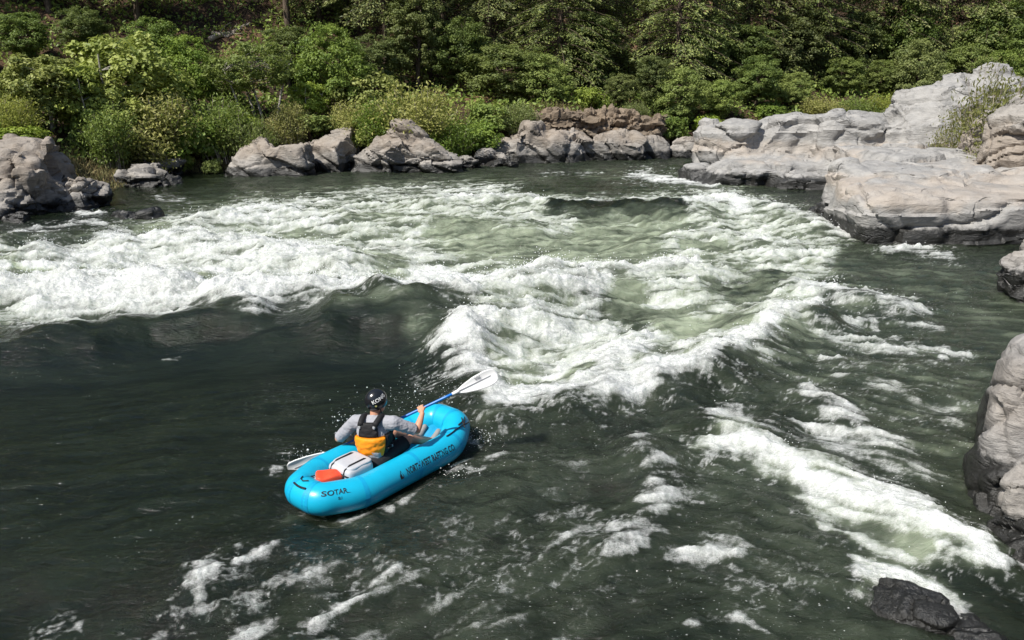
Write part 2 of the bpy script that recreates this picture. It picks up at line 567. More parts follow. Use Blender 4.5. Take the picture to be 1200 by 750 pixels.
def seg_d(pts, ysc):
    d = np.full(rx.shape, 1e9)
    pts = [(a, b * ysc) for a, b in pts]
    yy = ry * ysc
    if len(pts) == 1:
        return np.hypot(rx - pts[0][0], yy - pts[0][1])
    for (ax, ay), (bx, by) in zip(pts[:-1], pts[1:]):
        ex, ey = bx - ax, by - ay
        t = np.clip(((rx - ax) * ex + (yy - ay) * ey) / (ex * ex + ey * ey + 1e-9), 0, 1)
        d = np.minimum(d, (rx - ax - t * ex) ** 2 + (yy - ay - t * ey) ** 2)
    return np.sqrt(d)


class Chart:
    def __init__(self, v=0.0): self.a = np.full(rx.shape, float(v))

    def dab(self, pts, r, v, ysc=1.6, hard=0.15):
        w = 1 - sstep(r * hard, r * 1.45, seg_d(pts, ysc))
        self.a = np.maximum(self.a, v * w)

    def wipe(self, pts, r, v, ysc=1.6, hard=0.3):
        w = 1 - sstep(r * hard, r * 1.25, seg_d(pts, ysc))
        self.a = self.a * (1 - v * w)

    def fill(self, poly, v, feather=14):
        w = 1 - sstep(-feather, feather, poly_sd(rx, ry, np.array(poly, float)))
        self.a = np.maximum(self.a, v * w)

    def at(self, px, py):
        fx = np.clip((px - RX0) / RST, 0, rx.shape[1] - 1.001)
        fy = np.clip((py - RY0) / RST, 0, rx.shape[0] - 1.001)
        ix, iy = fx.astype(int), fy.astype(int)
        tx, ty = fx - ix, fy - iy
        a = self.a
        return (a[iy, ix] * (1 - tx) + a[iy, ix + 1] * tx) * (1 - ty) + (a[iy + 1, ix] * (1 - tx) + a[iy + 1, ix + 1] * tx) * ty


RAPID = [(-480, 300), (-100, 292), (0, 286), (70, 292), (130, 272), (190, 252), (300, 230), (420, 219), (560, 211), (640, 216), (700, 232), (760, 226), (860, 218),
         (940, 246), (1000, 282), (960, 330), (955, 380), (900, 428), (760, 462), (690, 480), (565, 492), (530, 400), (545, 378), (430, 366), (300, 370), (180, 374), (0, 388), (-480, 398)]
BAND = [(812, 536), (844, 508), (852, 488), (896, 520), (968, 528), (1024, 568), (1080, 596), (1120, 620), (1160, 644), (1176, 670), (1148, 672), (1104, 658), (1085, 664), (1120, 690), (1142, 738), (1120, 726),
        (1078, 688), (1000, 696), (1006, 666), (984, 630), (952, 598), (900, 562), (852, 542)]
foam_c, aer_sheen_c, chop_c, fleck_c, lace_c = Chart(0.0), Chart(0.0), Chart(0.0), Chart(0.3), Chart(0.0)
foam_c.fill(RAPID, 0.49, 14)
aer_sheen_c.fill(RAPID, 0.82, 34)
chop_c.fill(RAPID, 0.75, 30)
for pts, r, v in (
        ([(-480, 350), (0, 350), (120, 352), (250, 350), (320, 358)], 52, 1.0), ([(330, 362), (450, 360), (540, 368)], 22, 0.9),
        ([(410, 345), (470, 355), (530, 352), (570, 340)], 40, 0.95), ([(130, 287), (190, 290), (330, 300), (400, 314)], 34, 0.88),
        ([(60, 312), (250, 312), (420, 326)], 46, 0.82), ([(430, 292), (600, 305)], 34, 0.66), ([(600, 352), (700, 346)], 36, 0.8), ([(620, 405), (760, 388)], 46, 0.68), ([(770, 345), (800, 405)], 36, 0.62), ([(640, 440), (700, 430)], 40, 0.72),
        ([(880, 290), (940, 300)], 16, 0.6), ([(960, 385), (1010, 396), (1060, 420)], 26, 0.42), ([(1000, 440), (1080, 470), (1110, 500)], 34, 0.36), ([(920, 500), (1040, 545), (1100, 590)], 50, 0.45), ([(600, 530), (680, 560), (640, 590)], 40, 0.30), ([(350, 690), (480, 700), (620, 735)], 60, 0.36), ([(860, 600), (900, 660)], 50, 0.34), ([(200, 660), (240, 650)], 40, 0.3),
        ([(-40, 404), (60, 399), (112, 390)], 5, 0.5), ([(-40, 414), (50, 409), (100, 398)], 4, 0.45), ([(190, 420), (240, 418)], 4, 0.35),  # bright reflection streaks on the calm left water, painted in as froth
        ([(200, 270), (300, 262), (380, 268)], 20, 0.75), ([(290, 246), (340, 252)], 14, 0.9), ([(520, 238), (570, 233), (600, 240)], 14, 0.85),
        ([(490, 322), (560, 345), (640, 338)], 36, 0.95), ([(640, 338), (700, 326), (760, 318), (815, 318)], 20, 0.95), ([(430, 300), (540, 282), (600, 270)], 12, 0.68),
        ([(560, 400), (540, 412), (556, 440), (575, 472)], 34, 0.97), ([(577, 480), (640, 477), (700, 466), (770, 452), (830, 440)], 30, 1.0),
        ([(700, 466), (722, 425), (748, 412)], 36, 0.97), ([(830, 440), (880, 410), (915, 372), (948, 362)], 24, 0.95), ([(570, 395), (640, 380), (700, 372)], 26, 0.72),
        ([(610, 420), (660, 430)], 26, 0.62), ([(780, 420), (850, 405)], 24, 0.7), ([(600, 238), (650, 244), (722, 240)], 10, 0.85),
        ([(745, 206), (790, 212), (828, 217)], 9, 0.85), ([(820, 247), (848, 238), (868, 250)], 15, 1.0), ([(850, 234), (930, 252), (985, 274)], 14, 0.72),
        ([(760, 282), (820, 272), (880, 282), (960, 290)], 11, 0.62), ([(930, 340), (955, 336), (985, 345)], 20, 0.9), ([(985, 352), (1030, 352), (1066, 364)], 18, 0.62),
        ([(1040, 372), (1090, 384)], 12, 0.45), ([(1000, 380), (1028, 374), (1034, 384)], 9, 0.6), ([(1050, 398), (1090, 408), (1125, 418)], 7, 0.55), ([(1085, 424), (1095, 416)], 6, 0.6),
        ([(1040, 292), (1080, 294), (1100, 302)], 10, 0.62), ([(930, 300), (960, 304)], 9, 0.55), ([(0, 272), (60, 268), (120, 262)], 8, 0.55), ([(95, 248), (120, 252)], 6, 0.6), ([(190, 232), (220, 234)], 5, 0.5),
        ([(932, 452), (960, 470), (985, 486), (1010, 500)], 20, 0.72), ([(1000, 500), (1030, 520), (1066, 542)], 16, 0.55), ([(960, 420), (990, 418)], 9, 0.5),
        ([(845, 500), (852, 488)], 18, 0.8), ([(880, 505), (940, 500), (990, 512)], 16, 0.52), ([(850, 530), (910, 540), (950, 570), (1000, 590), (1060, 600)], 26, 0.90), ([(960, 545), (1010, 570)], 26, 0.75),
        ([(1080, 618), (1130, 645), (1165, 665)], 20, 0.9), ([(1000, 600), (1020, 650), (1015, 685)], 26, 0.74), ([(1050, 672), (1095, 680), (1132, 728)], 18, 0.8),
        ([(745, 512), (755, 535), (765, 555), (786, 562)], 22, 0.55), ([(765, 585), (780, 590), (757, 615), (725, 645)], 27, 0.86), ([(725, 645), (712, 652)], 12, 0.5), ([(800, 655), (825, 660), (845, 650)], 28, 0.74),
        ([(690, 600), (697, 602)], 8, 0.7), ([(625, 650), (660, 636), (700, 622)], 14, 0.45), ([(246, 672), (232, 690), (234, 712), (200, 718), (170, 748), (150, 775)], 18, 0.80),
        ([(338, 640), (305, 652), (288, 678)], 22, 0.58), ([(360, 675), (322, 692), (295, 732), (280, 770)], 24, 0.58), ([(465, 676), (434, 692), (405, 714), (370, 750)], 17, 0.70), ([(500, 706), (460, 722), (420, 745)], 22, 0.52),
        ([(97, 727), (67, 738), (40, 752)], 18, 0.55), ([(240, 712), (290, 700), (320, 692)], 12, 0.5), ([(540, 552), (520, 556)], 8, 0.75), ([(560, 545), (600, 520)], 14, 0.42), ([(580, 495), (620, 492)], 12, 0.5),
        ([(345, 602), (400, 608), (450, 596)], 9, 0.5), ([(470, 590), (520, 566), (560, 545)], 10, 0.5), ([(336, 540), (326, 550)], 9, 0.55), ([(800, 730), (870, 726), (920, 740)], 14, 0.5), ([(640, 742), (720, 745)], 12, 0.45),
        ([(1165, 690), (1200, 702)], 14, 0.5), ([(100, 210), (180, 220)], 5, 0.3), ([(620, 205), (700, 203)], 8, 0.35), ([(830, 560), (800, 610)], 16, 0.35)):
    if pts[0][1] > 480 and v < 0.9: r, v = r * 1.12, v * 0.80         # thin veils of froth on the near water
    foam_c.dab(pts, r, v)
    lace_c.dab(pts, r * 1.6 + 16, v)
lace_c.fill(RAPID, 0.7, 50)
lace_c.dab([(430, 690), (680, 640), (900, 700)], 190, 0.42)
lace_c.dab([(980, 400), (1080, 480)], 150, 0.45)
foam_c.fill(BAND, 0.58, 10)
for pts, r, v in (
        ([(145, 331), (200, 333), (250, 342)], 16, 0.9), ([(30, 324), (100, 322)], 8, 0.9), ([(300, 346), (330, 353)], 14, 0.75), ([(650, 250), (740, 247), (800, 252)], 15, 1.0),
        ([(420, 263), (520, 259)], 7, 0.6), ([(735, 344), (728, 366), (795, 372)], 20, 0.7), ([(790, 383), (860, 392)], 24, 0.75), ([(540, 285), (640, 300), (740, 296)], 46, 0.65), ([(430, 310), (470, 318)], 30, 0.5), ([(690, 265), (780, 268)], 26, 0.5), ([(800, 292), (850, 294)], 9, 0.95),
        ([(690, 440), (668, 456)], 12, 0.6), ([(1058, 640), (1075, 650)], 22, 0.8), ([(620, 225), (700, 218)], 12, 0.6), ([(900, 330), (870, 350)], 20, 0.75), ([(445, 325), (455, 335)], 10, 0.7), ([(350, 275), (370, 278)], 8, 0.6),
        ([(150, 270), (210, 266)], 7, 0.7), ([(920, 395), (940, 402)], 16, 0.8)):
    foam_c.wipe(pts, r, v)
    lace_c.wipe(pts, r, v * 0.9)
lace_c.wipe([(100, 408), (300, 400), (480, 398)], 40, 0.95)
for pts, r, v in (([(650, 250), (740, 247), (800, 252)], 17, 1.0), ([(900, 330), (870, 350)], 26, 0.45), ([(620, 222), (700, 216)], 14, 0.5), ([(690, 356), (740, 372)], 20, 0.5)):
    aer_sheen_c.wipe(pts, r, v)
aer_sheen_c.fill(BAND, 0.75, 16)
for pts, r, v in (([(870, 300), (960, 320), (1000, 350)], 60, 0.42), ([(1000, 420), (1100, 480), (1120, 560)], 190, 0.34), ([(1030, 330), (1200, 380)], 120, 0.33), ([(820, 560), (1000, 720)], 160, 0.22), ([(600, 560), (760, 640), (500, 720)], 170, 0.14), ([(300, 216), (820, 200)], 40, 0.2), ([(920, 390), (945, 400)], 30, 0.55), ([(760, 600)], 50, 0.3),  # right channel: paleness of reflected sky and rock, painted in like aeration
                  ([(400, 385), (450, 380), (505, 388)], 16, 0.30), ([(150, 380), (180, 378)], 14, 0.35), ([(500, 400), (530, 410)], 24, 0.4), ([(820, 655)], 40, 0.3), ([(700, 205), (840, 208)], 24, 0.35), ([(350, 612), (420, 612)], 20, 0.18)):
    aer_sheen_c.dab(pts, r, v)
for pts, r, v in (([(600, 520), (800, 520), (900, 480)], 120, 0.62), ([(560, 600), (700, 700), (300, 720)], 150, 0.55), ([(1000, 420), (1150, 480)], 160, 0.45), ([(900, 620), (1000, 720)], 120, 0.5), ([(880, 300), (1150, 330)], 70, 0.45),
                  ([(250, 222), (500, 208), (800, 196)], 30, 0.35), ([(0, 280), (120, 265)], 30, 0.45), ([(0, 400), (90, 395)], 20, 0.25)):
    chop_c.dab(pts, r, v)
for pts, r, v in (([(250, 720), (450, 700), (650, 720), (800, 720), (950, 730)], 120, 0.95), ([(600, 540), (760, 540), (860, 600)], 100, 0.8), ([(1000, 420), (1120, 460), (1060, 560)], 150, 0.8), ([(1050, 370), (1150, 360)], 60, 0.95), ([(420, 640)], 90, 0.75),
                  ([(180, 640), (240, 660)], 70, 0.7), ([(420, 480), (480, 462)], 50, 0.8), ([(560, 500), (600, 505)], 40, 0.95), ([(250, 222), (600, 205)], 30, 0.6), ([(60, 600)], 60, 0.5)):
    fleck_c.dab(pts, r, v)

flow_c = Chart(0.0)                            # heading of the current, degrees from +X
flow_c.a += 14 + 26 * sstep(560, 640, ry) * sstep(800, 650, rx) - 52 * sstep(780, 880, rx) * sstep(400, 470, ry) - 30 * sstep(930, 1000, rx) * sstep(290, 330, ry) * sstep(470, 400, ry)

# the raft's frame of reference (needed here so that the water makes room for it)
RAFT_C = np.array([-1.44, 8.24, 0.0])
RAFT_YAW = math.radians(51.0)                  # heading measured from +X
RF = np.array([math.cos(RAFT_YAW), math.sin(RAFT_YAW), 0.0])
RL = np.array([-math.sin(RAFT_YAW), math.cos(RAFT_YAW), 0.0])

NR, NC = 760, 900
wy = np.concatenate([np.linspace(1.5, 4.2, 30)[:-1], np.geomspace(4.2, 44, NR - 45), np.linspace(44.5, 60, 17)[1:]])
NR = len(wy)
wu = np.linspace(-1, 1, NC)
WX = wu[None, :] * (0.74 * wy[:, None] + 3.0)
WY = np.repeat(wy[:, None], NC, 1)
wx, wyv = WX.ravel(), WY.ravel()
cpx, cpy = to_px(wx, wyv, 0.0)
cpy = np.clip(cpy, 150, 990)
# uneven edges: the chart is looked up at slightly wandering places
k = np.clip(wyv / 9.0, 0.8, 2.2)
wobx = fbm(wx * 1.5 / k, wyv * 1.5 / k, octv=4, seed=31) * 30 + fbm(wx * 6, wyv * 6, octv=2, seed=35) * 6
woby = (fbm(wx * 1.5 / k + 40, wyv * 1.5 / k, octv=4, seed=32) * 17 + fbm(wx * 6, wyv * 6, octv=2, seed=36) * 3) * np.clip(9.0 / wyv, 0.3, 1.3)
foam = foam_c.at(cpx + wobx, cpy + woby)
r_u = (wx - RAFT_C[0]) * RF[0] + (wyv - RAFT_C[1]) * RF[1]
r_v = (wx - RAFT_C[0]) * RL[0] + (wyv - RAFT_C[1]) * RL[1]
r_d = np.sqrt(np.maximum(np.abs(r_u) - 1.0, 0) ** 2 + np.maximum(np.abs(r_v) - 0.33, 0) ** 2)
foam = np.maximum(foam, np.exp(-((r_d - 0.19) / 0.075) ** 2) * (0.34 + 0.22 * sstep(0.1, 1.0, r_u) + 0.25 * fbm(wx * 3, wyv * 3, octv=3, seed=140)))      # froth along the raft's waterline
aer_sheen = aer_sheen_c.at(cpx + wobx, cpy + woby)
chop = chop_c.at(cpx, cpy)
fleck = fleck_c.at(cpx, cpy)

hgt = np.zeros(len(wx))
# standing waves: crest lines, height, reach towards the standpoint, reach behind
for pts, hh, wf, wb in (
        ([(-480, 396), (0, 392), (110, 388), (170, 374), (250, 369), (320, 371), (380, 373), (430, 366), (480, 374), (520, 381), (548, 374)], 0.42, 0.85, 1.3),
        ([(-480, 335), (0, 330), (90, 326), (170, 322), (240, 330), (310, 338), (390, 332), (450, 345), (530, 342), (590, 334), (640, 326)], 0.52, 1.1, 1.3), ([(640, 326), (700, 316), (760, 312), (810, 316)], 0.20, 0.9, 1.1),
        ([(0, 298), (90, 290), (180, 276), (260, 284), (330, 292), (400, 300)], 0.42, 1.1, 1.2), ([(240, 256), (330, 246), (420, 254), (520, 256), (600, 262)], 0.32, 1.2, 1.3),
        ([(520, 233), (600, 234), (660, 241), (740, 239), (810, 246)], 0.32, 1.3, 1.4), ([(790, 246), (850, 232), (900, 240), (960, 262)], 0.26, 0.9, 1.0), ([(760, 284), (830, 270), (890, 284)], 0.18, 0.8, 0.9),
        ([(552, 462), (590, 470), (650, 462), (700, 448), (730, 405), (770, 436), (830, 424), (880, 392), (925, 358), (955, 362)], 0.36, 0.55, 0.7), ([(548, 440), (540, 405), (575, 385), (640, 372)], 0.26, 0.5, 0.6),
        ([(930, 335), (985, 342), (1050, 355)], 0.22, 0.5, 0.7), ([(700, 340), (750, 330), (800, 338)], 0.17, 0.6, 0.8), ([(840, 495), (900, 515), (980, 545), (1060, 590), (1140, 640)], 0.20, 0.4, 0.6),
        ([(930, 450), (985, 480), (1060, 540)], 0.10, 0.3, 0.4), ([(745, 510), (770, 570), (735, 630)], 0.13, 0.35, 0.35), ([(0, 280), (60, 274), (120, 268)], 0.22, 0.7, 0.7), ([(200, 470), (320, 460), (420, 455)], 0.07, 0.9, 1.1),
        ([(-100, 560), (100, 545), (260, 548)], 0.06, 0.7, 0.8), ([(250, 660), (350, 640), (470, 650)], 0.06, 0.5, 0.6), ([(600, 560), (700, 530), (790, 520)], 0.09, 0.5, 0.5)):
    wp = np.array([P(a, b, hh * 0.8)[:2] for a, b in pts])
    best = np.full(len(wx), 1e9)
    side = np.zeros(len(wx))
    for a, b in zip(wp[:-1], wp[1:]):
        e = b - a
        t = np.clip(((wx - a[0]) * e[0] + (wyv - a[1]) * e[1]) / (e @ e), 0, 1)
        dx, dy = wx - a[0] - t * e[0], wyv - a[1] - t * e[1]
        d = dx * dx + dy * dy
        m = d < best
        best = np.where(m, d, best)
        side = np.where(m, dy, side)
    d = np.sqrt(best)
    wid = np.where(side < 0, wf, wb)
    hgt += hh * np.exp(-(d / wid) ** 2 * 1.3) * (0.85 + 0.5 * fbm(wx * 0.9, wyv * 0.9, octv=2, seed=77))
    hgt -= 0.12 * hh * np.exp(-((d - wid * 1.9) / wid) ** 2 * 1.5) * (side < 0)
# chop, then the drawn-out texture of moving water: noise smeared along the current
rid = 1 - np.abs(fbm(wx * 0.55, wyv * 0.95, octv=3, seed=41)) * 2.2
hgt += chop * (rid - 0.35) * 0.14
hgt += (0.022 + chop * 0.11) * fbm(wx * 1.3, wyv * 2.1, octv=4, seed=51)
rid2 = 1 - np.abs(fbm(wx * 2.1 + wyv * 0.7, wyv * 3.2, octv=3, seed=43)) * 2.2
hgt += (0.008 + chop * 0.045) * (rid2 - 0.35)
ang = np.radians(flow_c.at(cpx, cpy) + 28 * fbm(wx * 0.5, wyv * 0.5, octv=3, seed=45))
fx_, fy_ = np.cos(ang), np.sin(ang)


def smear(scale, reach, steps, seed):
    acc = 0.0
    for j in np.linspace(-1, 1, steps):
        acc = acc + vnoise((wx + fx_ * reach * j) * scale, (wyv + fy_ * reach * j) * scale, seed=seed) + 0.6 * vnoise((wx + fx_ * reach * j) * scale * 2.1, (wyv + fy_ * reach * j) * scale * 2.1, seed=seed + 1)
    return acc / np.std(acc)


kf = np.clip(wyv / 10.0, 0.8, 2.0)
streak = smear(5.5, 0.26, 7, 90) * 0.6 + smear(2.2, 0.6, 7, 95) * 0.55
thread = smear(11.0, 0.16, 6, 110)
big = fbm(wx * 1.1, wyv * 1.5, octv=5, seed=97, gain=0.6)
fine = fbm(wx * 5.0, wyv * 5.0, octv=4, seed=99, gain=0.65)
mott = 0.30 * streak + 0.8 * big
white = foam + sstep(0.04, 0.4, foam) * (0.20 * streak + 0.06 * thread + 0.48 * big + 0.22 * fine) * (1 - 0.40 * sstep(0.85, 1.0, foam))
white = sstep(0.18, 1.22, white)
# lacy threads of froth that the current has drawn out round the white water
lw = 0.10 * streak
lace = np.maximum(1 - np.abs(fbm(wx * 1.5 + lw, wyv * 1.9 + lw, octv=4, seed=120, gain=0.6)) / 0.075, 0) * 0.7 + np.maximum(1 - np.abs(fbm(wx * 3.4 - lw, wyv * 4.2 + lw, octv=3, seed=125, gain=0.6)) / 0.09, 0) * 0.6
lace = np.clip(lace, 0, 1) * sstep(0.12, 0.7, lace_c.at(cpx + wobx, cpy + woby)) * sstep(-0.35, 0.35, big + 0.15 * thread)
white = np.maximum(white, 0.62 * lace)
fleck = fleck * 0.55 + 0.5 * fbm(wx * 1.6, wyv * 2.2, octv=5, seed=101, gain=0.7) + 0.10 * streak
fm = sstep(0.15, 0.9, white)
bil = np.abs(fbm(wx * 2.0, wyv * 2.6, octv=5, seed=61, gain=0.6))
hgt += fm * (bil * (0.07 + 0.12 * sstep(9, 14, wyv)) + 0.030 * fine + 0.012 * streak)
hgt += (0.004 + 0.006 * (1 - fm)) * streak * 0.6 + 0.006 * fbm(wx * 5.0 + wyv * 1.5, wyv * 8.0, octv=3, seed=71)
# quiet water against the banks and under the raft
sd = poly_sd(wx, wyv, RIVER)
hgt *= 1 - 0.7 * sstep(-1.2, 0.1, sd) * (wyv > 12) - 0.6 * sstep(-0.5, 0.1, sd) * (wyv <= 12)
ru = (wx - RAFT_C[0]) * RF[0] + (wyv - RAFT_C[1]) * RF[1]
rv = (wx - RAFT_C[0]) * RL[0] + (wyv - RAFT_C[1]) * RL[1]
rd = np.maximum(np.abs(ru) - 1.03, 0) ** 2 + np.maximum(np.abs(rv) - 0.33, 0) ** 2
calm = np.exp(-rd / 0.16)
hgt = hgt * (1 - calm) + calm * 0.0
hgt += 0.05 * np.exp(-((np.sqrt(rd) - 0.30) / 0.09) ** 2) * (0.4 + fbm(wx * 4, wyv * 4, octv=2, seed=81)) - 0.05 * np.exp(-rd / 0.02)
add('river', mesh_np('river', np.stack([wx, wyv, hgt], 1), grid_faces(NR, NC), M_WATER, attrs={'white': white, 'aer_sheen': aer_sheen, 'chop': np.clip(chop, 0, 1), 'fleck': fleck, 'mottle': mott}), kind='structure')


def water_z(x, y):
    i = np.argmin((wx - x) ** 2 + (wyv - y) ** 2)
    return float(hgt[i])


# ------------------------------------------------------------------ rocks
def rock(name, lumps, voxel, mat, seed, label, group=None, block=(0.9, 0.14), rough=0.10, strata=None, tilt=(0.3, 0.2), cuts=7, cat='rock', lo=0.70, power=0.40, crack=0.0):
    """lumps: (centre, half sizes, turn, lean x, lean y). Fused into one stone, then split by joints and worn."""
    rs = np.random.RandomState(seed)
    mb = MB()
    for (c, h, rz, lx, ly) in lumps:
        v, f = ellipsoid((0, 0, 0), (1, 1, 1), nu=44, nv=30, power=power)
        for _ in range(cuts):
            n = rs.normal(size=3)
            n[2] = abs(n[2]) * 0.8
            n /= np.linalg.norm(n)
            dd = rs.uniform(lo, 1.0)
            o = v @ n - dd
            v = v - np.clip(o, 0, None)[:, None] * n
        v = v * np.array(h)
        Rm = np.array((Matrix.Rotation(rz, 3, 'Z') @ Matrix.Rotation(lx, 3, 'X') @ Matrix.Rotation(ly, 3, 'Y')))
        mb.put(v @ Rm.T + np.array(c), f)
    me = baked(mb.mesh('work'), [('REMESH', dict(mode='VOXEL', voxel_size=voxel, use_smooth_shade=True)), ('SMOOTH', dict(factor=0.5, iterations=1))])
    p, n = co_of(me), no_of(me)
    Rt = np.array(Matrix.Rotation(tilt[0], 3, 'X') @ Matrix.Rotation(tilt[1], 3, 'Y'))
    q = p @ Rt.T
    bs, ba = block
    wq = q + 0.25 * bs * np.stack([fbm(q[:, 0] / bs, q[:, 1] / bs, q[:, 2] / bs, 2, seed + s) for s in (1, 2, 3)], 1)
    f1, f2, cid = voronoi3(wq / (bs * np.array([1.5, 0.9, 0.6])), seed)
    disp = cid * ba * 1.9 - ba * 1.0 * (1 - sstep(0.0, 0.14, f2 - f1))
    f1, f2, cid = voronoi3(wq / (bs * 0.36 * np.array([1.6, 0.9, 0.6])), seed + 3)
    disp += cid * ba * 0.45 - ba * 0.25 * (1 - sstep(0.0, 0.14, f2 - f1))
    if crack:                               # a few deep joints
        g1, g2, _ = voronoi3(wq / (bs * np.array([1.1, 1.1, 2.4])), seed + 9)
        disp -= crack * (1 - sstep(0.0, 0.07, g2 - g1)) * sstep(-0.1, 0.25, fbm(p[:, 0] * 0.4, p[:, 1] * 0.4, p[:, 2] * 0.4, 2, seed + 21))
    disp += rough * fbm(p[:, 0] * 1.1, p[:, 1] * 1.1, p[:, 2] * 1.1, 5, seed + 7)
    if strata:
        sc_, am = strata
        ss = q[:, 2] * sc_ + 0.35 * fbm(p[:, 0] * 0.5, p[:, 1] * 0.5, p[:, 2] * 0.5, 3, seed + 8)
        saw = (ss - np.floor(ss))
        disp += am * (saw ** 4 - 0.3) * (0.6 + 0.8 * fbm(p[:, 0] * 0.8, p[:, 1] * 0.8, p[:, 2] * 0.8, 2, seed + 12))
    p = p + n * disp[:, None]
    base = np.array([p[:, 0].mean(), p[:, 1].mean(), 0.0])
    me.vertices.foreach_set('co', (p - base).astype(np.float32).ravel())
    me.update()
    me.materials.clear()
    me.materials.append(mat)
    me.polygons.foreach_set('use_smooth', np.full(len(me.polygons), True))
    try:
        me.set_sharp_from_angle(angle=math.radians(38))
    except Exception:
        pass
    me.name = name
    return add(name, me, label=label, cat=cat, group=group, loc=base)


def bankstone(x0, x1, yt, yb, depth, rz=0.0, lx=0.0, ly=0.0, sink=0.5, extra=()):
    """a lump that spans a stretch of bank: from sight line x0 to x1, top at yt, foot at yb on the water"""
    b = P((x0 + x1) / 2, yb, 0.0)
    Yc = b[1] + depth
    hw = 1.12 * (x1 - x0) / 2 * math.hypot(Yc, CAM_H) / FOC
    top = PY((x0 + x1) / 2, yt, Yc)[2]
    c = (PY((x0 + x1) / 2, yt, Yc)[0], Yc, (top - sink) / 2)
    return (c, (hw, depth, (top + sink) / 2), rz, lx, ly)


PI = math.pi
LB = 'rocks along the far bank'
rock('bedrock_ledge', [
    ((9.3, 31.4, 0.10), (2.5, 1.7, 0.80), -0.22, 0.04, 0.0), ((11.9, 31.2, 0.1), (2.2, 2.3, 0.86), -0.1, 0.05, 0.05), ((9.1, 33.3, 0.65), (1.5, 1.2, 1.50), 0.1, 0.1, -0.06),
    ((11.6, 33.4, 0.7), (2.4, 1.2, 1.72), -0.05, 0.1, 0), ((14.0, 33.0, 0.8), (2.4, 1.5, 1.75), 0, 0.1, 0.04), ((16.4, 32.0, 1.2), (1.5, 1.5, 2.25), 0.1, 0.05, 0.0), ((18.2, 32.0, 1.6), (1.9, 1.5, 2.35), 0.1, 0.05, 0.05), ((18.6, 32.4, 2.4), (1.0, 1.0, 1.85), 0.5, 0.0, 0.1), ((20.6, 31.5, 1.8), (2.0, 2.2, 2.1), 0.1, 0.1, 0.1),
    ((14.6, 30.0, 0.4), (3.2, 2.6, 1.15), 0.05, 0.13, 0.03), ((18.6, 29.2, 0.8), (3.0, 2.6, 1.4), 0.05, 0.13, 0.0), ((8.0, 31.7, -0.1), (1.3, 0.9, 0.75), 0.1, 0, 0)],
    0.085, M_LEDGE, 11, 'long pale grey bedrock ledge with tan band and high knob beyond the inlet', block=(1.7, 0.09), rough=0.09, strata=(1.5, 0.17), tilt=(0.06, 0.04), cat='rock ledge', cuts=4, lo=0.85, power=0.30, crack=0.22)
rock('bedrock_ledge', [
    ((10.75, 21.9, 0.15), (2.0, 1.9, 1.22), 0.03, 0.05, 0.0), ((13.4, 21.9, 0.15), (2.6, 1.9, 1.18), 0.0, 0.05, 0.02), ((16.7, 22.6, 0.25), (2.6, 2.6, 1.3), 0.1, 0.06, -0.03), ((11.2, 23.4, 0.3), (1.7, 1.5, 1.35), 0.3, 0.06, 0.05),
    ((14.5, 25.4, 0.3), (3.8, 2.6, 1.30), 0.1, 0.08, 0.0), ((19.0, 26.0, 0.5), (3.0, 3.0, 1.5), 0.1, 0.12, 0.0), ((9.6, 21.9, -0.1), (0.9, 1.2, 0.80), 0.15, 0.0, 0.15)],
    0.07, M_LEDGE, 23, 'broad smooth grey and tan rock slab jutting into the river with dark wet foot', block=(2.2, 0.08), rough=0.08, strata=(1.25, 0.15), tilt=(0.10, 0.04), cat='rock ledge', cuts=4, lo=0.85, power=0.30, crack=0.16)
rock('rock', [bankstone(945, 990, 236, 256, 0.5, 0.2)], 0.05, M_WETROCK, 31, 'low dark wet rock at the tip of the smooth slab', block=(0.5, 0.08))
rock('rock', [((11.4, 14.4, 0.4), (1.1, 1.5, 0.95), 0.2, 0.1, 0.0), ((10.5, 13.9, 0.1), (0.5, 0.6, 0.7), 0.2, 0.1, 0.1), ((10.35, 15.3, 0.25), (0.6, 0.8, 0.9), 0.1, 0, 0)], 0.05, M_BOULDER, 37, 'broken grey rock at the channel edge between slab and big boulder', block=(0.5, 0.08))
rock('boulder', [((6.30, 7.78, 0.62), (1.10, 0.92, 1.08), -0.557, -0.03, 0.04), ((6.9, 8.6, 0.6), (1.2, 0.9, 1.15), -0.5, 0.0, 0.0), ((5.5, 7.45, 0.0), (0.5, 0.42, 0.62), -0.557, 0.0, 0.0)], 0.032, M_BOULDER, 42, 'tall speckled grey boulder with black wet lower face beside the channel', block=(1.3, 0.045), rough=0.05, strata=(0.9, 0.05), tilt=(0.5, -0.35), cuts=3, lo=0.92, power=0.30, crack=0.09, cat='boulder')
rock('boulder', [((4.98, 6.55, 0.02), (0.42, 0.40, 0.42), -0.3, 0.0, 0.1)], 0.025, M_BOULDER, 45, 'squat dark boulder with pale top at the foot of the tall boulder', block=(0.45, 0.04), rough=0.05, cat='boulder')
rock('boulder', [((5.12, 6.86, 0.50), (0.36, 0.26, 0.26), -0.2, 0.1, 0.0)], 0.025, M_BANKROCK, 46, 'small rounded pale boulder wedged against the tall boulder', block=(0.4, 0.03), rough=0.05, cat='boulder')
rock('rock', [((3.46, 5.82, -0.10), (0.38, 0.30, 0.26), -0.5, 0.0, 0.12), ((3.78, 5.58, -0.14), (0.32, 0.26, 0.24), -0.6, 0, 0.0)], 0.022, M_WETROCK, 49, 'glistening black wet rock with water pouring round it in the white chute', block=(0.5, 0.025), rough=0.04, power=0.55)
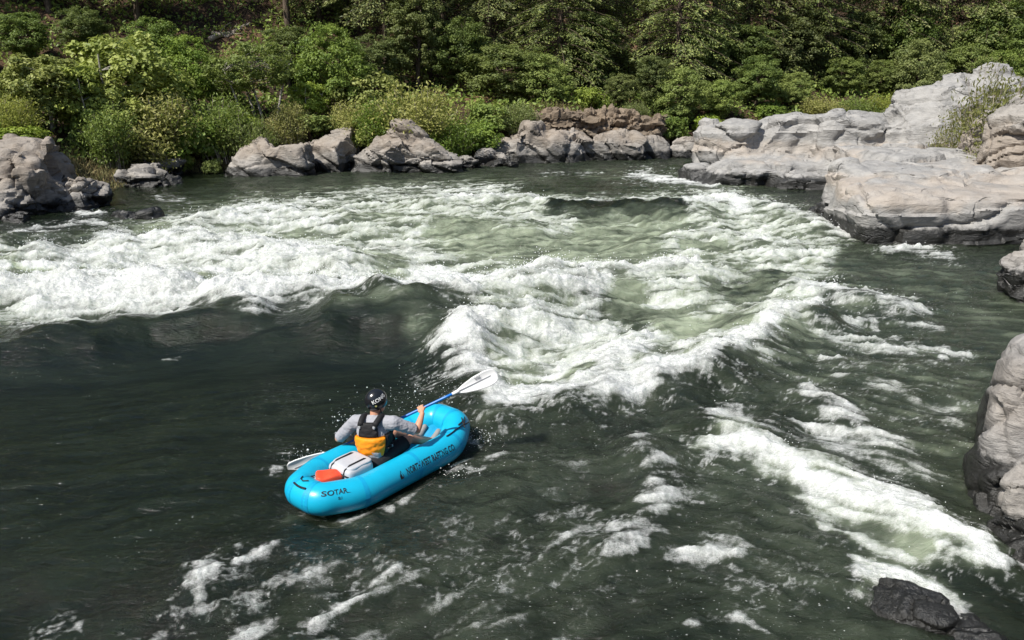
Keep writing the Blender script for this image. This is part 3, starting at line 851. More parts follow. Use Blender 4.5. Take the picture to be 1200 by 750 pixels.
# the far bank, from the near end of it round to the inlet
rock('rock_outcrop', [bankstone(-60, 45, 168, 256, 1.6, 0.2), bankstone(-120, 10, 175, 262, 1.6, 0.0), bankstone(20, 95, 205, 250, 0.9, 0.1)], 0.06, M_BANKROCK, 152, 'jagged pale rock outcrop with black clefts beside the green grass tuft', LB, strata=(1.7, 0.13), rough=0.06, crack=0.07, lo=0.66, power=0.34, block=(1.52, 0.162), cat='rock outcrop')
rock('rock', [bankstone(62, 118, 206, 247, 0.7, 0.3, 0, 0.2)], 0.05, M_BANKROCK, 53, 'dark blocky rock leaning off the end of the jagged outcrop', LB, strata=(1.7, 0.13), rough=0.06, crack=0.07, lo=0.66, power=0.34, block=(0.95, 0.133))
rock('rock', [bankstone(-10, 30, 247, 262, 0.35)], 0.05, M_WETROCK, 54, 'low black rock awash below the jagged outcrop', LB, rough=0.06, crack=0.07, lo=0.66, power=0.34, block=(0.76, 0.057))
rock('rock', [bankstone(132, 172, 242, 259, 0.4, 0.1), bankstone(160, 192, 245, 258, 0.35, 0.1)], 0.045, M_WETROCK, 55, 'small black rock standing alone in the shallow water', rough=0.06, crack=0.07, lo=0.66, power=0.34, block=(0.76, 0.076))
rock('rock', [bankstone(128, 206, 197, 219, 0.7, 0.15, 0.1, 0.1), bankstone(150, 190, 188, 216, 0.9)], 0.06, M_BANKROCK, 56, 'flat grey slab at the waterline below the twiggy willows', LB, rough=0.06, crack=0.07, lo=0.66, power=0.34, block=(1.14, 0.114), strata=(2.2, 0.1))
rock('rock', [bankstone(160, 212, 182, 207, 0.8, 0.2), bankstone(140, 180, 178, 205, 0.7, 0.2)], 0.06, M_BANKROCK, 57, 'dark broken rocks piled under the drooping willow branches', LB, strata=(1.7, 0.13), rough=0.06, crack=0.07, lo=0.66, power=0.34, block=(0.95, 0.171))
rock('rock', [bankstone(262, 335, 166, 208, 1.1, 0.2, 0.25, -0.25), bankstone(310, 366, 165, 207, 0.9, -0.1, 0, 0.1)], 0.06, M_BANKROCK, 58, 'sloping pale wedge of rock with one black shaded end', LB, rough=0.06, crack=0.07, lo=0.66, power=0.34, block=(1.71, 0.104), strata=(1.6, 0.12), tilt=(0.2, -0.5))
rock('rock', [bankstone(352, 412, 152, 203, 1.3, 0.1, 0.2, -0.1)], 0.06, M_BANKROCK, 59, 'pale rounded rock between the sloping wedge and the peaked rock', LB, strata=(1.7, 0.13), rough=0.06, crack=0.07, lo=0.66, power=0.34, block=(1.52, 0.104), tilt=(0.2, -0.4))
rock('rock', [bankstone(412, 528, 165, 204, 1.2, 0.0, 0.1, 0.0), bankstone(452, 505, 143, 202, 1.0, 0.2, 0.1, 0.1), bankstone(435, 490, 152, 203, 1.1, 0.7, 0, -0.3)], 0.06, M_BANKROCK, 60, 'peaked rock with a crumbly brown top beside the round willow mound', LB, strata=(1.7, 0.13), rough=0.06, crack=0.07, lo=0.66, power=0.34, block=(1.33, 0.142), tilt=(0.2, -0.4))
rock('rock', [bankstone(520, 572, 182, 199, 0.6, 0.1), bankstone(560, 606, 179, 197, 0.6, -0.1)], 0.055, M_BANKROCK, 61, 'low dark ragged rocks at the foot of the willow mound', LB, strata=(1.7, 0.13), rough=0.06, crack=0.07, lo=0.66, power=0.34, block=(0.95, 0.152))
rock('rock_outcrop', [bankstone(560, 660, 152, 192, 1.4, -0.1, 0.2, -0.15), bankstone(632, 700, 150, 191, 1.3, 0.1, 0.1, -0.2), bankstone(600, 640, 143, 192, 1.6)], 0.07, M_BANKROCK, 62, 'tilted slabby rock outcrop below the brown rubble bank', LB, rough=0.06, crack=0.07, lo=0.66, power=0.34, block=(2.09, 0.152), strata=(1.5, 0.16), tilt=(0.15, -0.75), cat='rock outcrop')
rock('rock_outcrop', [bankstone(690, 752, 154, 189, 1.3, 0.0, 0.1, -0.2), bankstone(730, 778, 158, 187, 1.1)], 0.07, M_BANKROCK, 63, 'leaning striped rock outcrop at the end of the rubble bank', LB, rough=0.06, crack=0.07, lo=0.66, power=0.34, block=(1.90, 0.152), strata=(1.5, 0.16), tilt=(0.15, -0.75), cat='rock outcrop')
rock('rock', [bankstone(768, 836, 163, 186, 1.0, 0.0)], 0.06, M_BANKROCK, 64, 'long low pale rock at the mouth of the inlet', LB, strata=(1.7, 0.13), rough=0.06, crack=0.07, lo=0.66, power=0.34, block=(1.71, 0.114), tilt=(0.2, -0.5))
rock('rubble_bank', [((1.9, 40.4, 1.0), (2.6, 1.1, 1.45), 0.05, 0.35, 0.0), ((4.8, 40.6, 1.0), (2.4, 1.0, 1.45), -0.05, 0.35, 0.0), ((7.0, 40.9, 0.7), (1.0, 0.9, 1.3), 0, 0.3, 0.1)], 0.08, M_BROWNROCK, 65, 'crumbling brown rubble bank above the tilted slabs', block=(0.45, 0.16), rough=0.2, cat='bank')
rock('rock', [bankstone(845, 905, 140, 176, 1.0)], 0.07, M_BROWNROCK, 66, 'brown rock half hidden under bushes behind the pale ledge', block=(0.6, 0.15))
for i, (x, Y, yt, s, lab) in enumerate(((1178, 26.5, 128, 0.9, 'dark cracked rock among the yellowish bank shrubs'), (1150, 27.5, 150, 0.6, 'small grey rock under the yellowish bank shrubs'), (1215, 25.0, 120, 1.2, 'big grey rock at the edge of the yellowish bank shrubs'))):
    c = PY(x, yt, Y)
    rock('rock', [((c[0], Y, c[2] - s * 0.9), (s * 1.1, s, s), 0.4 * i, 0.1, 0)], 0.06, M_BANKROCK, 70 + i, lab, block=(1.1, 0.12), rough=0.06, power=0.34)

# ------------------------------------------------------------------ vegetation
def unit(a): return a / (np.linalg.norm(a, axis=-1, keepdims=True) + 1e-9)


def leaf_cards(c, d, n, size, aspect, tone, name, mat):
    d = unit(d)
    s = unit(np.cross(d, n))
    nn_ = np.cross(s, d)
    size = np.asarray(size)[:, None]
    fold = nn_ * size * 0.10
    v = np.stack([c - d * size * 0.5, c + s * size * aspect * 0.5 + fold, c + d * size * 0.5, c - s * size * aspect * 0.5 + fold], 1).reshape(-1, 3)
    f = np.arange(len(c) * 4).reshape(-1, 4)
    return mesh_np(name, v, f, mat, smooth=False, attrs={'tone': np.repeat(tone, 4)})


def limb(a, b, r0, r1, rs, n=5, sag=0.1, seg=5):
    t = np.linspace(0, 1, n)[:, None]
    p = a + (b - a) * t + rs.normal(size=3) * sag * np.linalg.norm(b - a) * (t * (1 - t)) * 2 + np.array([0, 0, 1]) * sag * np.linalg.norm(b - a) * (t * (1 - t))
    return tube(p, np.linspace(r0, r1, n), seg, cap=False)


def broad(seed, H, W, z0, ncl, npl, leaf, cr, lmat, bmat, aspect=0.62, nst=1, up=0.5, lower=0.0, nlimb=26):
    rs = np.random.RandomState(seed)
    dr = unit(rs.normal(size=(ncl, 3)))
    lob = 1 + 0.55 * fbm(dr[:, 0] * 2.3, dr[:, 1] * 2.3, dr[:, 2] * 2.3, 2, seed)
    rr = rs.uniform(0.25, 1.0, ncl) ** 0.5 * lob
    mid = z0 + (H - z0) * 0.5
    cl = dr * rr[:, None] * np.array([W / 2 - cr * 0.5, W / 2 - cr * 0.5, (H - z0) / 2 - cr * 0.4]) + np.array([0, 0, mid])
    cl[:, 2] = np.maximum(cl[:, 2], lower + cr * 0.5)
    idx = np.repeat(np.arange(ncl), npl)
    od = unit(rs.normal(size=(len(idx), 3)))
    crv = cr * rs.uniform(0.45, 1.35, ncl)
    off = od * (rs.uniform(0, 1, len(idx)) ** 0.45 * crv[idx])[:, None] * np.array([1, 1, 0.72])
    c = cl[idx] + off
    outward = unit(c - np.array([0, 0, mid - 0.2 * H]))
    n = unit(0.6 * od + up * np.array([0, 0, 1]) + 0.45 * outward + 0.45 * rs.normal(size=c.shape))
    d = np.cross(n, rs.normal(size=c.shape))
    d[:, 2] -= 0.3
    tone = np.clip(0.25 + 0.5 * rs.uniform(0, 1, len(idx)) + 0.25 * rs.uniform(-1, 1, ncl)[idx], 0, 1)
    crown = leaf_cards(c, d, n, leaf * rs.uniform(0.65, 1.35, len(c)), aspect, tone, 'crown', lmat)
    mb = MB()
    roots = [np.array([rs.uniform(-1, 1) * 0.12 * W * (nst > 1), rs.uniform(-1, 1) * 0.12 * W * (nst > 1), -0.35]) for _ in range(nst)]
    tops = []
    r0 = 0.022 * H / math.sqrt(nst) + 0.02
    for q in roots:
        top = np.array([q[0] * 3 + rs.normal() * 0.06 * W, q[1] * 3 + rs.normal() * 0.06 * W, H * 0.78])
        t = np.linspace(0, 1, 8)[:, None]
        p = q + (top - q) * t + np.stack([np.sin(t[:, 0] * 4 + rs.uniform(0, 6)), np.cos(t[:, 0] * 3 + rs.uniform(0, 6)), t[:, 0] * 0], 1) * 0.03 * H * t
        mb.put(*tube(p, np.linspace(r0, r0 * 0.25, 8), 7, cap=False))
        tops.append(p)
    order = rs.permutation(ncl)[:nlimb]
    for i in order:
        p = tops[rs.randint(len(tops))]
        j = int(np.clip(np.searchsorted(p[:, 2], cl[i][2] - 0.12 * H), 1, 6))
        mb.put(*limb(p[j], cl[i], r0 * 0.38, 0.008, rs, sag=0.12))
    return mb.mesh('trunk', bmat), crown, H


def willow(seed, H, W, nst, nl, leaf, lmat, bmat, aspect=0.44):
    rs = np.random.RandomState(seed)
    mb = MB()
    C, D = [], []
    for i in range(nst):
        a = rs.uniform(0, 2 * PI)
        rb = rs.uniform(0, 0.22) * W
        tip_r = rs.uniform(0.1, 1.0) ** 0.6 * W * 0.5
        tip = np.array([math.cos(a) * tip_r, math.sin(a) * tip_r, H * (1.0 - 0.42 * (2 * tip_r / W) ** 2) * rs.uniform(0.7, 1.05)])
        b0 = np.array([math.cos(a + 0.5) * rb, math.sin(a + 0.5) * rb, -0.2])
        t = np.linspace(0, 1, 7)[:, None]
        p = b0 + (tip - b0) * np.hstack([t ** 1.5, t ** 1.5, t ** 0.85])
        mb.put(*tube(p, np.linspace(0.018, 0.004, 7), 4, cap=False))
        k = nl // nst
        tt = rs.uniform(0.12, 1.0, k) ** 0.8
        pos = np.stack([np.interp(tt, t[:, 0], p[:, q]) for q in range(3)], 1) + rs.normal(size=(k, 3)) * np.array([0.17, 0.17, 0.15])
        C.append(pos)
        D.append(unit(np.tile(tip - b0, (k, 1))) + rs.normal(size=(k, 3)) * 1.0)
    C, D = np.vstack(C), np.vstack(D)
    n = unit(rs.normal(size=C.shape) * 0.7 + np.array([0, 0, 0.55]) + 0.5 * unit(C - np.array([0, 0, H * 0.3])))
    tone = np.clip(rs.uniform(0, 1, len(C)) * 0.7 + 0.3 * C[:, 2] / H * rs.uniform(0, 1, len(C)), 0, 1)
    return mb.mesh('stems', bmat), leaf_cards(C, D, n, leaf * rs.uniform(0.6, 1.3, len(C)), aspect, tone, 'crown', lmat), H


def fir(seed, H, R, z0, lmat, bmat, step=0.30, per=7):
    rs = np.random.RandomState(seed)
    mb = MB()
    t = np.linspace(0, 1, 10)
    mb.put(*tube(np.stack([0.05 * np.sin(t * 5), 0.05 * np.cos(t * 4), -0.5 + t * (H + 0.4)], 1), np.linspace(0.009 * H + 0.03, 0.012, 10), 9, cap=False))
    C, D, N, S = [], [], [], []
    z = z0
    while z < H - 0.2:
        L = R * ((H - z) / (H - z0)) ** 0.75
        st = step * (1 if z < 9 else 2.2)
        for j in range(per):
            a = rs.uniform(0, 2 * PI)
            l = L * rs.uniform(0.45, 1.08)
            hd = np.array([math.cos(a), math.sin(a), 0])
            q = np.linspace(0, 1, 6)[:, None]
            zz = z + rs.uniform(-0.15, 0.15)
            p = np.array([0, 0, zz]) + hd * q * l + np.array([0, 0, 1]) * (0.10 * l * q - 0.34 * l * q ** 2)
            mb.put(*tube(p, np.linspace(0.022, 0.006, 6), 4, cap=False))
            k = int((75 if z < 9 else 16) * l / R * 1.6) + 4
            u = rs.uniform(0.18, 1.0, k) ** 0.75
            c = np.stack([np.interp(u, q[:, 0], p[:, m]) for m in range(3)], 1)
            sd_ = np.cross(hd, [0, 0, 1.0])
            wid = (0.42 * (1 - u) + 0.16) * l * 0.55
            off = rs.uniform(-1, 1, k) * wid
            c = c + sd_ * off[:, None] + np.array([0, 0, -1]) * (np.abs(off) * 0.25 + rs.uniform(0, 0.18, k))[:, None]
            C.append(c)
            D.append(hd * 0.8 + sd_ * (np.sign(off) * 0.7)[:, None] + rs.normal(size=(k, 3)) * 0.3 + np.array([0, 0, -0.35]))
            N.append(np.array([0, 0, 1.0]) + 0.35 * hd + rs.normal(size=(k, 3)) * 0.42)
            S.append(rs.uniform(0.09, 0.21, k))
        z += st
    C, D, N, S = np.vstack(C), np.vstack(D), np.vstack(N), np.concatenate(S)
    return mb.mesh('trunk', bmat), leaf_cards(C, D, unit(N), S, 0.36, rs.uniform(0, 1, len(C)), 'crown', lmat), H


L_BRIGHT = leaf_material('bright_broad_leaf', (0.178, 0.261, 0.037), (0.505, 0.573, 0.109))
L_OLIVE = leaf_material('olive_willow_leaf', (0.210, 0.240, 0.049), (0.525, 0.515, 0.131))
L_GREEN = leaf_material('mid_green_leaf', (0.120, 0.185, 0.039), (0.335, 0.409, 0.093))
L_DARK = leaf_material('dark_oak_leaf', (0.079, 0.123, 0.032), (0.235, 0.292, 0.074))
L_FIR = leaf_material('fir_needle', (0.084, 0.129, 0.037), (0.281, 0.319, 0.081), 0.22)
L_YELLOW = leaf_material('yellowing_leaf', (0.150, 0.165, 0.040), (0.250, 0.240, 0.085))
B_PALE = bark_material('pale_bark', (0.20, 0.18, 0.15), (0.42, 0.39, 0.34))
B_BROWN = bark_material('brown_bark', (0.06, 0.045, 0.033), (0.15, 0.115, 0.085))
B_DEAD = bark_material('dead_wood', (0.24, 0.20, 0.16), (0.46, 0.40, 0.33))

PROTO = {
    'maple': [broad(101, 4.2, 3.4, 0.2, 120, 100, 0.17, 0.42, L_BRIGHT, B_PALE, nst=3), broad(102, 4.0, 3.0, 0.3, 100, 110, 0.17, 0.40, L_BRIGHT, B_PALE, nst=3)],
    'alder': [broad(111, 4.8, 4.2, 1.9, 90, 90, 0.13, 0.42, L_GREEN, B_PALE, nst=4, nlimb=50)],
    'oak': [broad(121, 5.0, 4.4, 0.3, 190, 105, 0.14, 0.42, L_GREEN, B_BROWN, aspect=0.55), broad(122, 5.4, 4.0, 0.5, 180, 105, 0.14, 0.40, L_GREEN, B_BROWN, aspect=0.55)],
    'darkoak': [broad(131, 6.5, 5.0, 0.4, 220, 100, 0.16, 0.46, L_DARK, B_BROWN), broad(132, 7.0, 4.6, 0.6, 220, 100, 0.16, 0.46, L_DARK, B_BROWN)],
    'tall': [broad(141, 10.5, 5.4, 1.2, 260, 95, 0.17, 0.48, L_GREEN, B_BROWN, nlimb=40), broad(142, 11.5, 5.0, 1.6, 260, 95, 0.17, 0.48, L_BRIGHT, B_PALE, nlimb=40)],
    'willow': [willow(151, 2.6, 3.2, 70, 9000, 0.13, L_OLIVE, B_DEAD), willow(152, 2.4, 2.8, 60, 8000, 0.13, L_GREEN, B_DEAD)],
    'yellow': [willow(161, 2.0, 2.0, 46, 3000, 0.10, L_YELLOW, B_DEAD, 0.35)],
    'brush': [broad(171, 1.5, 2.2, 0.05, 60, 80, 0.12, 0.30, L_GREEN, B_BROWN, nst=4), broad(172, 1.4, 2.0, 0.05, 55, 80, 0.12, 0.30, L_BRIGHT, B_BROWN, nst=4)],
    'fir': [fir(181, 15, 3.2, 0.6, L_FIR, B_BROWN), fir(182, 16, 2.9, 1.0, L_FIR, B_BROWN), fir(183, 14, 3.0, 0.5, L_FIR, B_BROWN)],
    'barefir': [fir(191, 17, 2.9, 2.6, L_FIR, B_BROWN), fir(192, 16, 2.8, 1.9, L_FIR, B_BROWN)],
}
KIND_NAME = {'maple': ('maple_shrub', 'shrub'), 'alder': ('alder_tree', 'tree'), 'oak': ('oak_tree', 'tree'), 'darkoak': ('oak_tree', 'tree'), 'tall': ('broadleaf_tree', 'tree'), 'willow': ('willow_shrub', 'shrub'),
             'yellow': ('bank_shrub', 'shrub'), 'brush': ('low_bush', 'bush'), 'fir': ('fir_tree', 'tree'), 'barefir': ('fir_tree', 'tree')}
vrs = random.Random(8)
vcount = {}


def plant(kind, px, Y, top, w=1.0, label=None, group=None, sink=0.0):
    x = (px - 600) / FOC * (Y * cT + (CAM_H - 2.5) * sT)
    gz_ = float(ground_z(x, Y)[0]) - sink
    zt = PY(px, top, Y)[2]
    i = vcount.get(kind, 0)
    vcount[kind] = i + 1
    tr, cr_, H = PROTO[kind][i % len(PROTO[kind])]
    s = max(0.35, (zt - gz_) / H)
    nm, cat = KIND_NAME[kind]
    root = add(nm, None, label=label, cat=cat, group=group, loc=(x, Y, gz_))
    root.rotation_euler = (0, 0, vrs.uniform(0, 6.28))
    ws = s ** 0.6 * w if kind not in ('fir', 'barefir') else s * w
    root.scale = (ws * vrs.uniform(0.82, 1.15), ws * vrs.uniform(0.82, 1.15), s)
    if kind not in ('fir', 'barefir'): root.rotation_euler = (vrs.uniform(-0.09, 0.09), vrs.uniform(-0.09, 0.09), vrs.uniform(0, 6.28))
    add('stems' if kind in ('willow', 'yellow') else 'trunk', tr, root)
    add('crown', cr_, root)
    return root


G_L = 'shrubs along the far bank'
for a in (
        ('willow', 14, 29.5, 112, 1.2, 'olive willow bush above the jagged rock outcrop'), ('maple', 52, 31.5, 60, 1.25, 'broad green shrub rising behind the jagged rock outcrop'),
        ('maple', 100, 32.5, 66, 1.1, 'rounded green shrub behind the straw-coloured grass patch'), ('maple', 152, 34.0, 33, 1.1, 'tallest bright green shrub over the twiggy willows'),
        ('willow', 120, 31.5, 118, 0.9, 'low olive willow bush beside the straw-coloured grass patch'), ('willow', 182, 33.5, 104, 1.25, 'twiggy grey-green willow leaning over the dark broken rocks'),
        ('oak', 228, 37.5, 40, 1.0, 'bushy green tree behind the leaning twiggy willow'), ('willow', 252, 34.6, 108, 1.2, 'sprawling twiggy willow behind the sandy landing'),
        ('alder', 303, 36.0, 43, 1.15, 'thin-crowned tree with several pale bare stems'), ('willow', 338, 35.5, 118, 0.9, 'small willow bush on top of the sloping rock wedge'),
        ('oak', 262, 38.5, 62, 0.9, 'dense green tree under the fallen log'), ('maple', 358, 37.2, 92, 0.95, 'leafy shrub beside the pale-stemmed tree'),
        ('oak', 397, 38.5, 26, 0.95, 'dense dome-shaped dark green tree standing clear of its neighbours'), ('willow', 445, 36.3, 112, 1.1, 'green willow bush beside the peaked rock'),
        ('willow', 484, 36.5, 97, 1.35, 'large feathery willow mound behind the peaked rock'), ('willow', 528, 36.2, 132, 1.15, 'drooping olive willow mound over the low ragged rocks'),
        ('willow', 505, 38.0, 112, 1.2, 'willow bush at the back of the willow mound'), ('brush', 572, 39.0, 118, 1.1, 'low bush between the willow mound and rubble bank'), ('willow', 605, 39.2, 118, 0.9, 'small willow bush at the near end of the rubble bank'),
        ('brush', 205, 33.6, 178, 0.7, 'tiny green bush beside the dark broken rocks'), ('brush', 240, 33.4, 186, 0.7, 'tiny leafy bush on the sandy landing'), ('willow', 40, 27.5, 166, 0.5, 'fresh green sprouting tuft among the outcrop rocks'),
        ('willow', 290, 34.3, 132, 1.0, 'grey twiggy willow hanging over the sloping rock wedge'), ('willow', 412, 36.8, 118, 1.0, 'willow bush above the pale rounded rock'), ('brush', 430, 38.5, 82, 1.2, 'bush in the shadow of the dome-shaped tree'),
        ('maple', 128, 32.6, 98, 0.9, 'leafy shrub beside the tallest bright green shrub'), ('brush', 212, 34.6, 128, 1.4, 'leafy bush between the leaning twiggy willow and the sprawling willow'), ('brush', 272, 35.2, 132, 1.3, 'leafy bush under the pale bare stems'),
        ('brush', 366, 36.4, 132, 1.3, 'leafy bush over the pale rounded rock'), ('brush', 428, 36.4, 138, 1.2, 'bush tucked behind the peaked rock'), ('brush', 552, 37.4, 142, 1.3, 'bush spilling over the low ragged rocks'), ('brush', 20, 28.2, 146, 1.2, 'bush growing on top of the jagged rock outcrop')):
    plant(*a, group=G_L)
for a in (
        ('tall', 490, 44.0, -40, 0.95, 'tall light green tree with sunlit crown above the willow mound'), ('darkoak', 545, 44.5, 18, 1.0, 'dark tree between the tall light tree and the wide domed tree'),
        ('oak', 590, 43.0, 44, 1.25, 'wide domed tree with dark hollow base'), ('oak', 636, 43.0, 62, 1.0, 'rounded tree next to the wide domed tree'), ('brush', 655, 42.6, 98, 1.1, 'light green bush above the rubble bank'),
        ('brush', 692, 42.4, 100, 1.0, 'bush behind the top of the rubble bank'), ('oak', 728, 43.4, 82, 0.9, 'small rounded tree behind the rubble bank'), ('darkoak', 765, 43.4, 62, 0.85, 'dark tree at the far end of the rubble bank'),
        ('willow', 745, 42.3, 118, 0.9, 'willow bush draping the far end of the rubble bank'), ('oak', 800, 43.0, 78, 1.1, 'rounded green tree at the mouth of the inlet'), ('brush', 785, 41.2, 132, 1.1, 'bush overhanging the long low pale rock'),
        ('oak', 846, 44.5, 88, 1.05, 'rounded green tree above the brown half-hidden rock'), ('brush', 835, 42.5, 132, 1.0, 'bush beside the brown half-hidden rock'), ('darkoak', 885, 47.0, 62, 1.0, 'dark tree behind the brown half-hidden rock'),
        ('brush', 905, 46.0, 122, 1.3, 'leafy bush behind the end of the pale ledge'), ('oak', 930, 48.5, 84, 1.0, 'green tree above the notch of the pale ledge'), ('willow', 962, 47.5, 112, 1.3, 'yellow-green willow bush behind the pale ledge'),
        ('willow', 1010, 48.0, 112, 1.4, 'broad yellow-green willow bush beside the high rock knob'), ('willow', 1040, 48.5, 108, 1.2, 'willow bush tucked against the high rock knob'), ('oak', 985, 51.0, 62, 1.0, 'green tree behind the yellow-green willow bushes'),
        ('oak', 1076, 51.0, 44, 1.0, 'neatly rounded tree above the high rock knob'), ('oak', 1124, 51.5, 42, 0.95, 'second neatly rounded tree beyond the high rock knob'), ('oak', 1030, 52.0, 70, 1.0, 'low rounded tree between the willows and the rounded pair'),
        ('oak', 1170, 51.0, 50, 1.1, 'green tree above the yellowish bank shrubs')):
    plant(*a, group='trees at the foot of the hillside')
MARKS = ((0, 'the jagged rock outcrop'), (100, 'the straw-coloured grass patch'), (152, 'the tallest bright green shrub'), (228, 'the leaning twiggy willow'), (303, 'the pale-stemmed tree'), (397, 'the dome-shaped dark green tree'), (490, 'the feathery willow mound'), (590, 'the wide domed tree'),
         (670, 'the rubble bank'), (765, 'the far end of the rubble bank'), (820, 'the mouth of the inlet'), (875, 'the brown half-hidden rock'), (930, 'the notch of the pale ledge'), (1000, 'the yellow-green willow bushes'), (1076, 'the high rock knob'), (1124, 'the neatly rounded pair of trees'), (1190, 'the yellowish bank shrubs'))


def by(px): return min(MARKS, key=lambda m: abs(m[0] - px))[1]


for a in (('barefir', 22, 46, -420), ('barefir', 75, 44, -400), ('barefir', 128, 48, -400), ('barefir', 175, 45, -430), ('barefir', 222, 50, -400), ('barefir', 310, 52, -380), ('barefir', 345, 47, -420), ('barefir', 425, 50, -400), ('barefir', 455, 46, -430), ('barefir', -30, 42, -400)):
    plant(*a, 1.05, 'fir with bare lower trunk in the dark wood above ' + by(a[1]), group='bare-trunked firs on the hillside')
for a in (('fir', 0, 52, -350), ('fir', 105, 54, -350), ('fir', 380, 49, -330), ('fir', 520, 51, -380), ('fir', 575, 49, -330), ('fir', 622, 53, -300), ('fir', 655, 47, -330), ('fir', 705, 49, -330), ('fir', 752, 51, -340), ('fir', 790, 48, -330), ('fir', 832, 52, -330), ('fir', 868, 53, -330), ('fir', 905, 54, -320),
          ('fir', 948, 53, -330), ('fir', 985, 57, -330), ('fir', 1030, 56, -330), ('fir', 1062, 60, -300), ('fir', 1100, 58, -330), ('fir', 1145, 57, -320), ('fir', 1190, 58, -330), ('fir', 1235, 56, -330), ('fir', 680, 57, -300), ('fir', 250, 58, -300)):
    plant(*a, 1.0, 'tall fir with boughs to the ground above ' + by(a[1]), group='boughed firs on the hillside')
for a in (('darkoak', 40, 39.5, 22), ('darkoak', 190, 41.5, 18), ('darkoak', 340, 42.5, 28), ('darkoak', 440, 42.5, 38), ('darkoak', 690, 47, 12), ('darkoak', 815, 49, 10), ('darkoak', 930, 52, 8), ('darkoak', 1060, 55, -5), ('darkoak', 1005, 55, 10), ('darkoak', 1160, 55, -5), ('darkoak', 870, 50, 25), ('darkoak', 1200, 53, 20), ('darkoak', -15, 37, 30), ('darkoak', 110, 42, 20), ('darkoak', 60, 50, -20), ('darkoak', 150, 52, -20), ('darkoak', 215, 55, -25), ('darkoak', 320, 54, -25), ('darkoak', 400, 53, -20), ('darkoak', 10, 47, -15), ('darkoak', 480, 56, -20), ('darkoak', 555, 54, -20)):
    plant(*a, 1.05, 'dark round-crowned tree between the hillside firs above ' + by(a[1]), group='dark trees between the firs')
for a in (('yellow', 1128, 28.3, 128, 0.8, 'fresh green clump of leaves against the pale rock knob'), ('yellow', 1150, 28.6, 68, 0.9, 'tall thin yellow-green sapling above the rock knob'), ('yellow', 1172, 27.0, 84, 1.3, 'dry yellowish bank shrub with bare twigs'), ('yellow', 1198, 26.5, 76, 1.4, 'thick yellowish bank shrub beside the big grey rock'),
          ('yellow', 1185, 25.6, 132, 1.0, 'low yellowish shrub over the dark cracked rock'), ('yellow', 1225, 26.0, 70, 1.4, 'yellowish shrub behind the big grey rock')):
    plant(*a, group='yellowish shrubs above the rock slab')


def dead_log(name, pts, r, label, cat='log'):
    pts = np.array(pts)
    t = np.linspace(0, 1, 9)
    p = np.stack([np.interp(t, np.linspace(0, 1, len(pts)), pts[:, i]) for i in range(3)], 1)
    p[:, 2] += 0.05 * np.sin(t * 9)
    mb = MB().put(*tube(p, np.linspace(r, r * 0.5, 9), 9))
    base = p.mean(0)
    mb.v = [v - base for v in mb.v]
    o = add(name, mb.mesh(name, B_DEAD), label=label, cat=cat, loc=base)
    rs = np.random.RandomState(int(abs(base[0]) * 100))
    bm_ = MB()
    for i in range(5):
        q = p[rs.randint(2, 8)] - base
        bm_.put(*limb(q, q + rs.normal(size=3) * np.array([0.5, 0.3, 0.5]) + np.array([0, 0, 0.3]), r * 0.3, 0.01, rs))
    add('broken_branch', bm_.mesh('broken_branch', B_DEAD), o)


def on_slope(px, py, up=0.12):              # where the sight line first meets the ground
    for Y in np.arange(34, 90, 0.25):
        q = PY(px, py, Y)
        if ground_z(q[0], Y)[0] >= q[2] - up: return q
    return q


dead_log('fallen_log', [on_slope(246, 46), on_slope(270, 38), on_slope(294, 28)], 0.15, 'pale fallen log lying on the reddish slope under the firs')
dead_log('fallen_log', [on_slope(248, 39), on_slope(266, 42), on_slope(284, 34)], 0.09, 'thin pale broken log crossing the thicker fallen log')

# grass on the bank, and leafy undergrowth on the slope between the trees
rs = np.random.RandomState(77)
C = []
for (px, Y, wd, n) in ((35, 27.0, 1.6, 1500), (62, 28.5, 1.4, 1200), (112, 30.5, 1.6, 1800), (200, 34.0, 1.2, 600), (650, 41.6, 1.6, 1200), (690, 41.8, 1.6, 900), (235, 33.6, 1.0, 700), (1140, 27.5, 1.5, 900), (1180, 26, 1.8, 1500), (500, 37.5, 1.5, 500), (560, 38.3, 1.3, 900), (90, 29, 1.5, 1200), (130, 31.5, 1.2, 900)):
    x = (px - 600) / FOC * (Y * cT + 0.8)
    C.append(np.stack([x + rs.normal(size=n) * wd * 0.6, Y + rs.normal(size=n) * wd * 0.5], 1))
C = np.vstack(C)
C = C[poly_sd(C[:, 0], C[:, 1], RIVER) > 0.3]
hb = rs.uniform(0.12, 0.55, len(C)) * (0.6 + 0.6 * np.abs(fbm(C[:, 0] * 1.3, C[:, 1] * 1.3, octv=2, seed=3)))
cc = np.column_stack([C, ground_z(C[:, 0], C[:, 1]) + hb * 0.45])
dd = np.array([0, 0, 1.0]) + rs.normal(size=cc.shape) * 0.42
t = NT('dry_grass_blade')
tone = t.n('ShaderNodeAttribute', attribute_name='tone').outputs['Fac']
M_GRASS = t.set(Base_Color=t.mix(tone, (0.10, 0.12, 0.03), (0.27, 0.20, 0.085)), Roughness=0.7)
add('bank_grass', leaf_cards(cc, dd, rs.normal(size=cc.shape), hb, 0.06, rs.uniform(0, 1, len(C)), 'bank_grass', M_GRASS), label='straw-coloured and green grass on the bank', kind='stuff')
n = 90000
ux, uy = rs.uniform(-30, 34, n), rs.uniform(26, 64, n)
sdu = poly_sd(ux, uy, RIVER)
keep = (sdu > 2.2) & (fbm(ux * 0.3, uy * 0.3, octv=3, seed=88) > -0.28) & ((ux < 6) | (uy > 40))
ux, uy = ux[keep], uy[keep]
uz = ground_z(ux, uy) + rs.uniform(0, 1, len(ux)) ** 1.5 * (0.35 + 0.5 * np.clip(fbm(ux * 0.9, uy * 0.9, octv=2, seed=89) + 0.3, 0, 1))
cu = np.column_stack([ux, uy, uz])
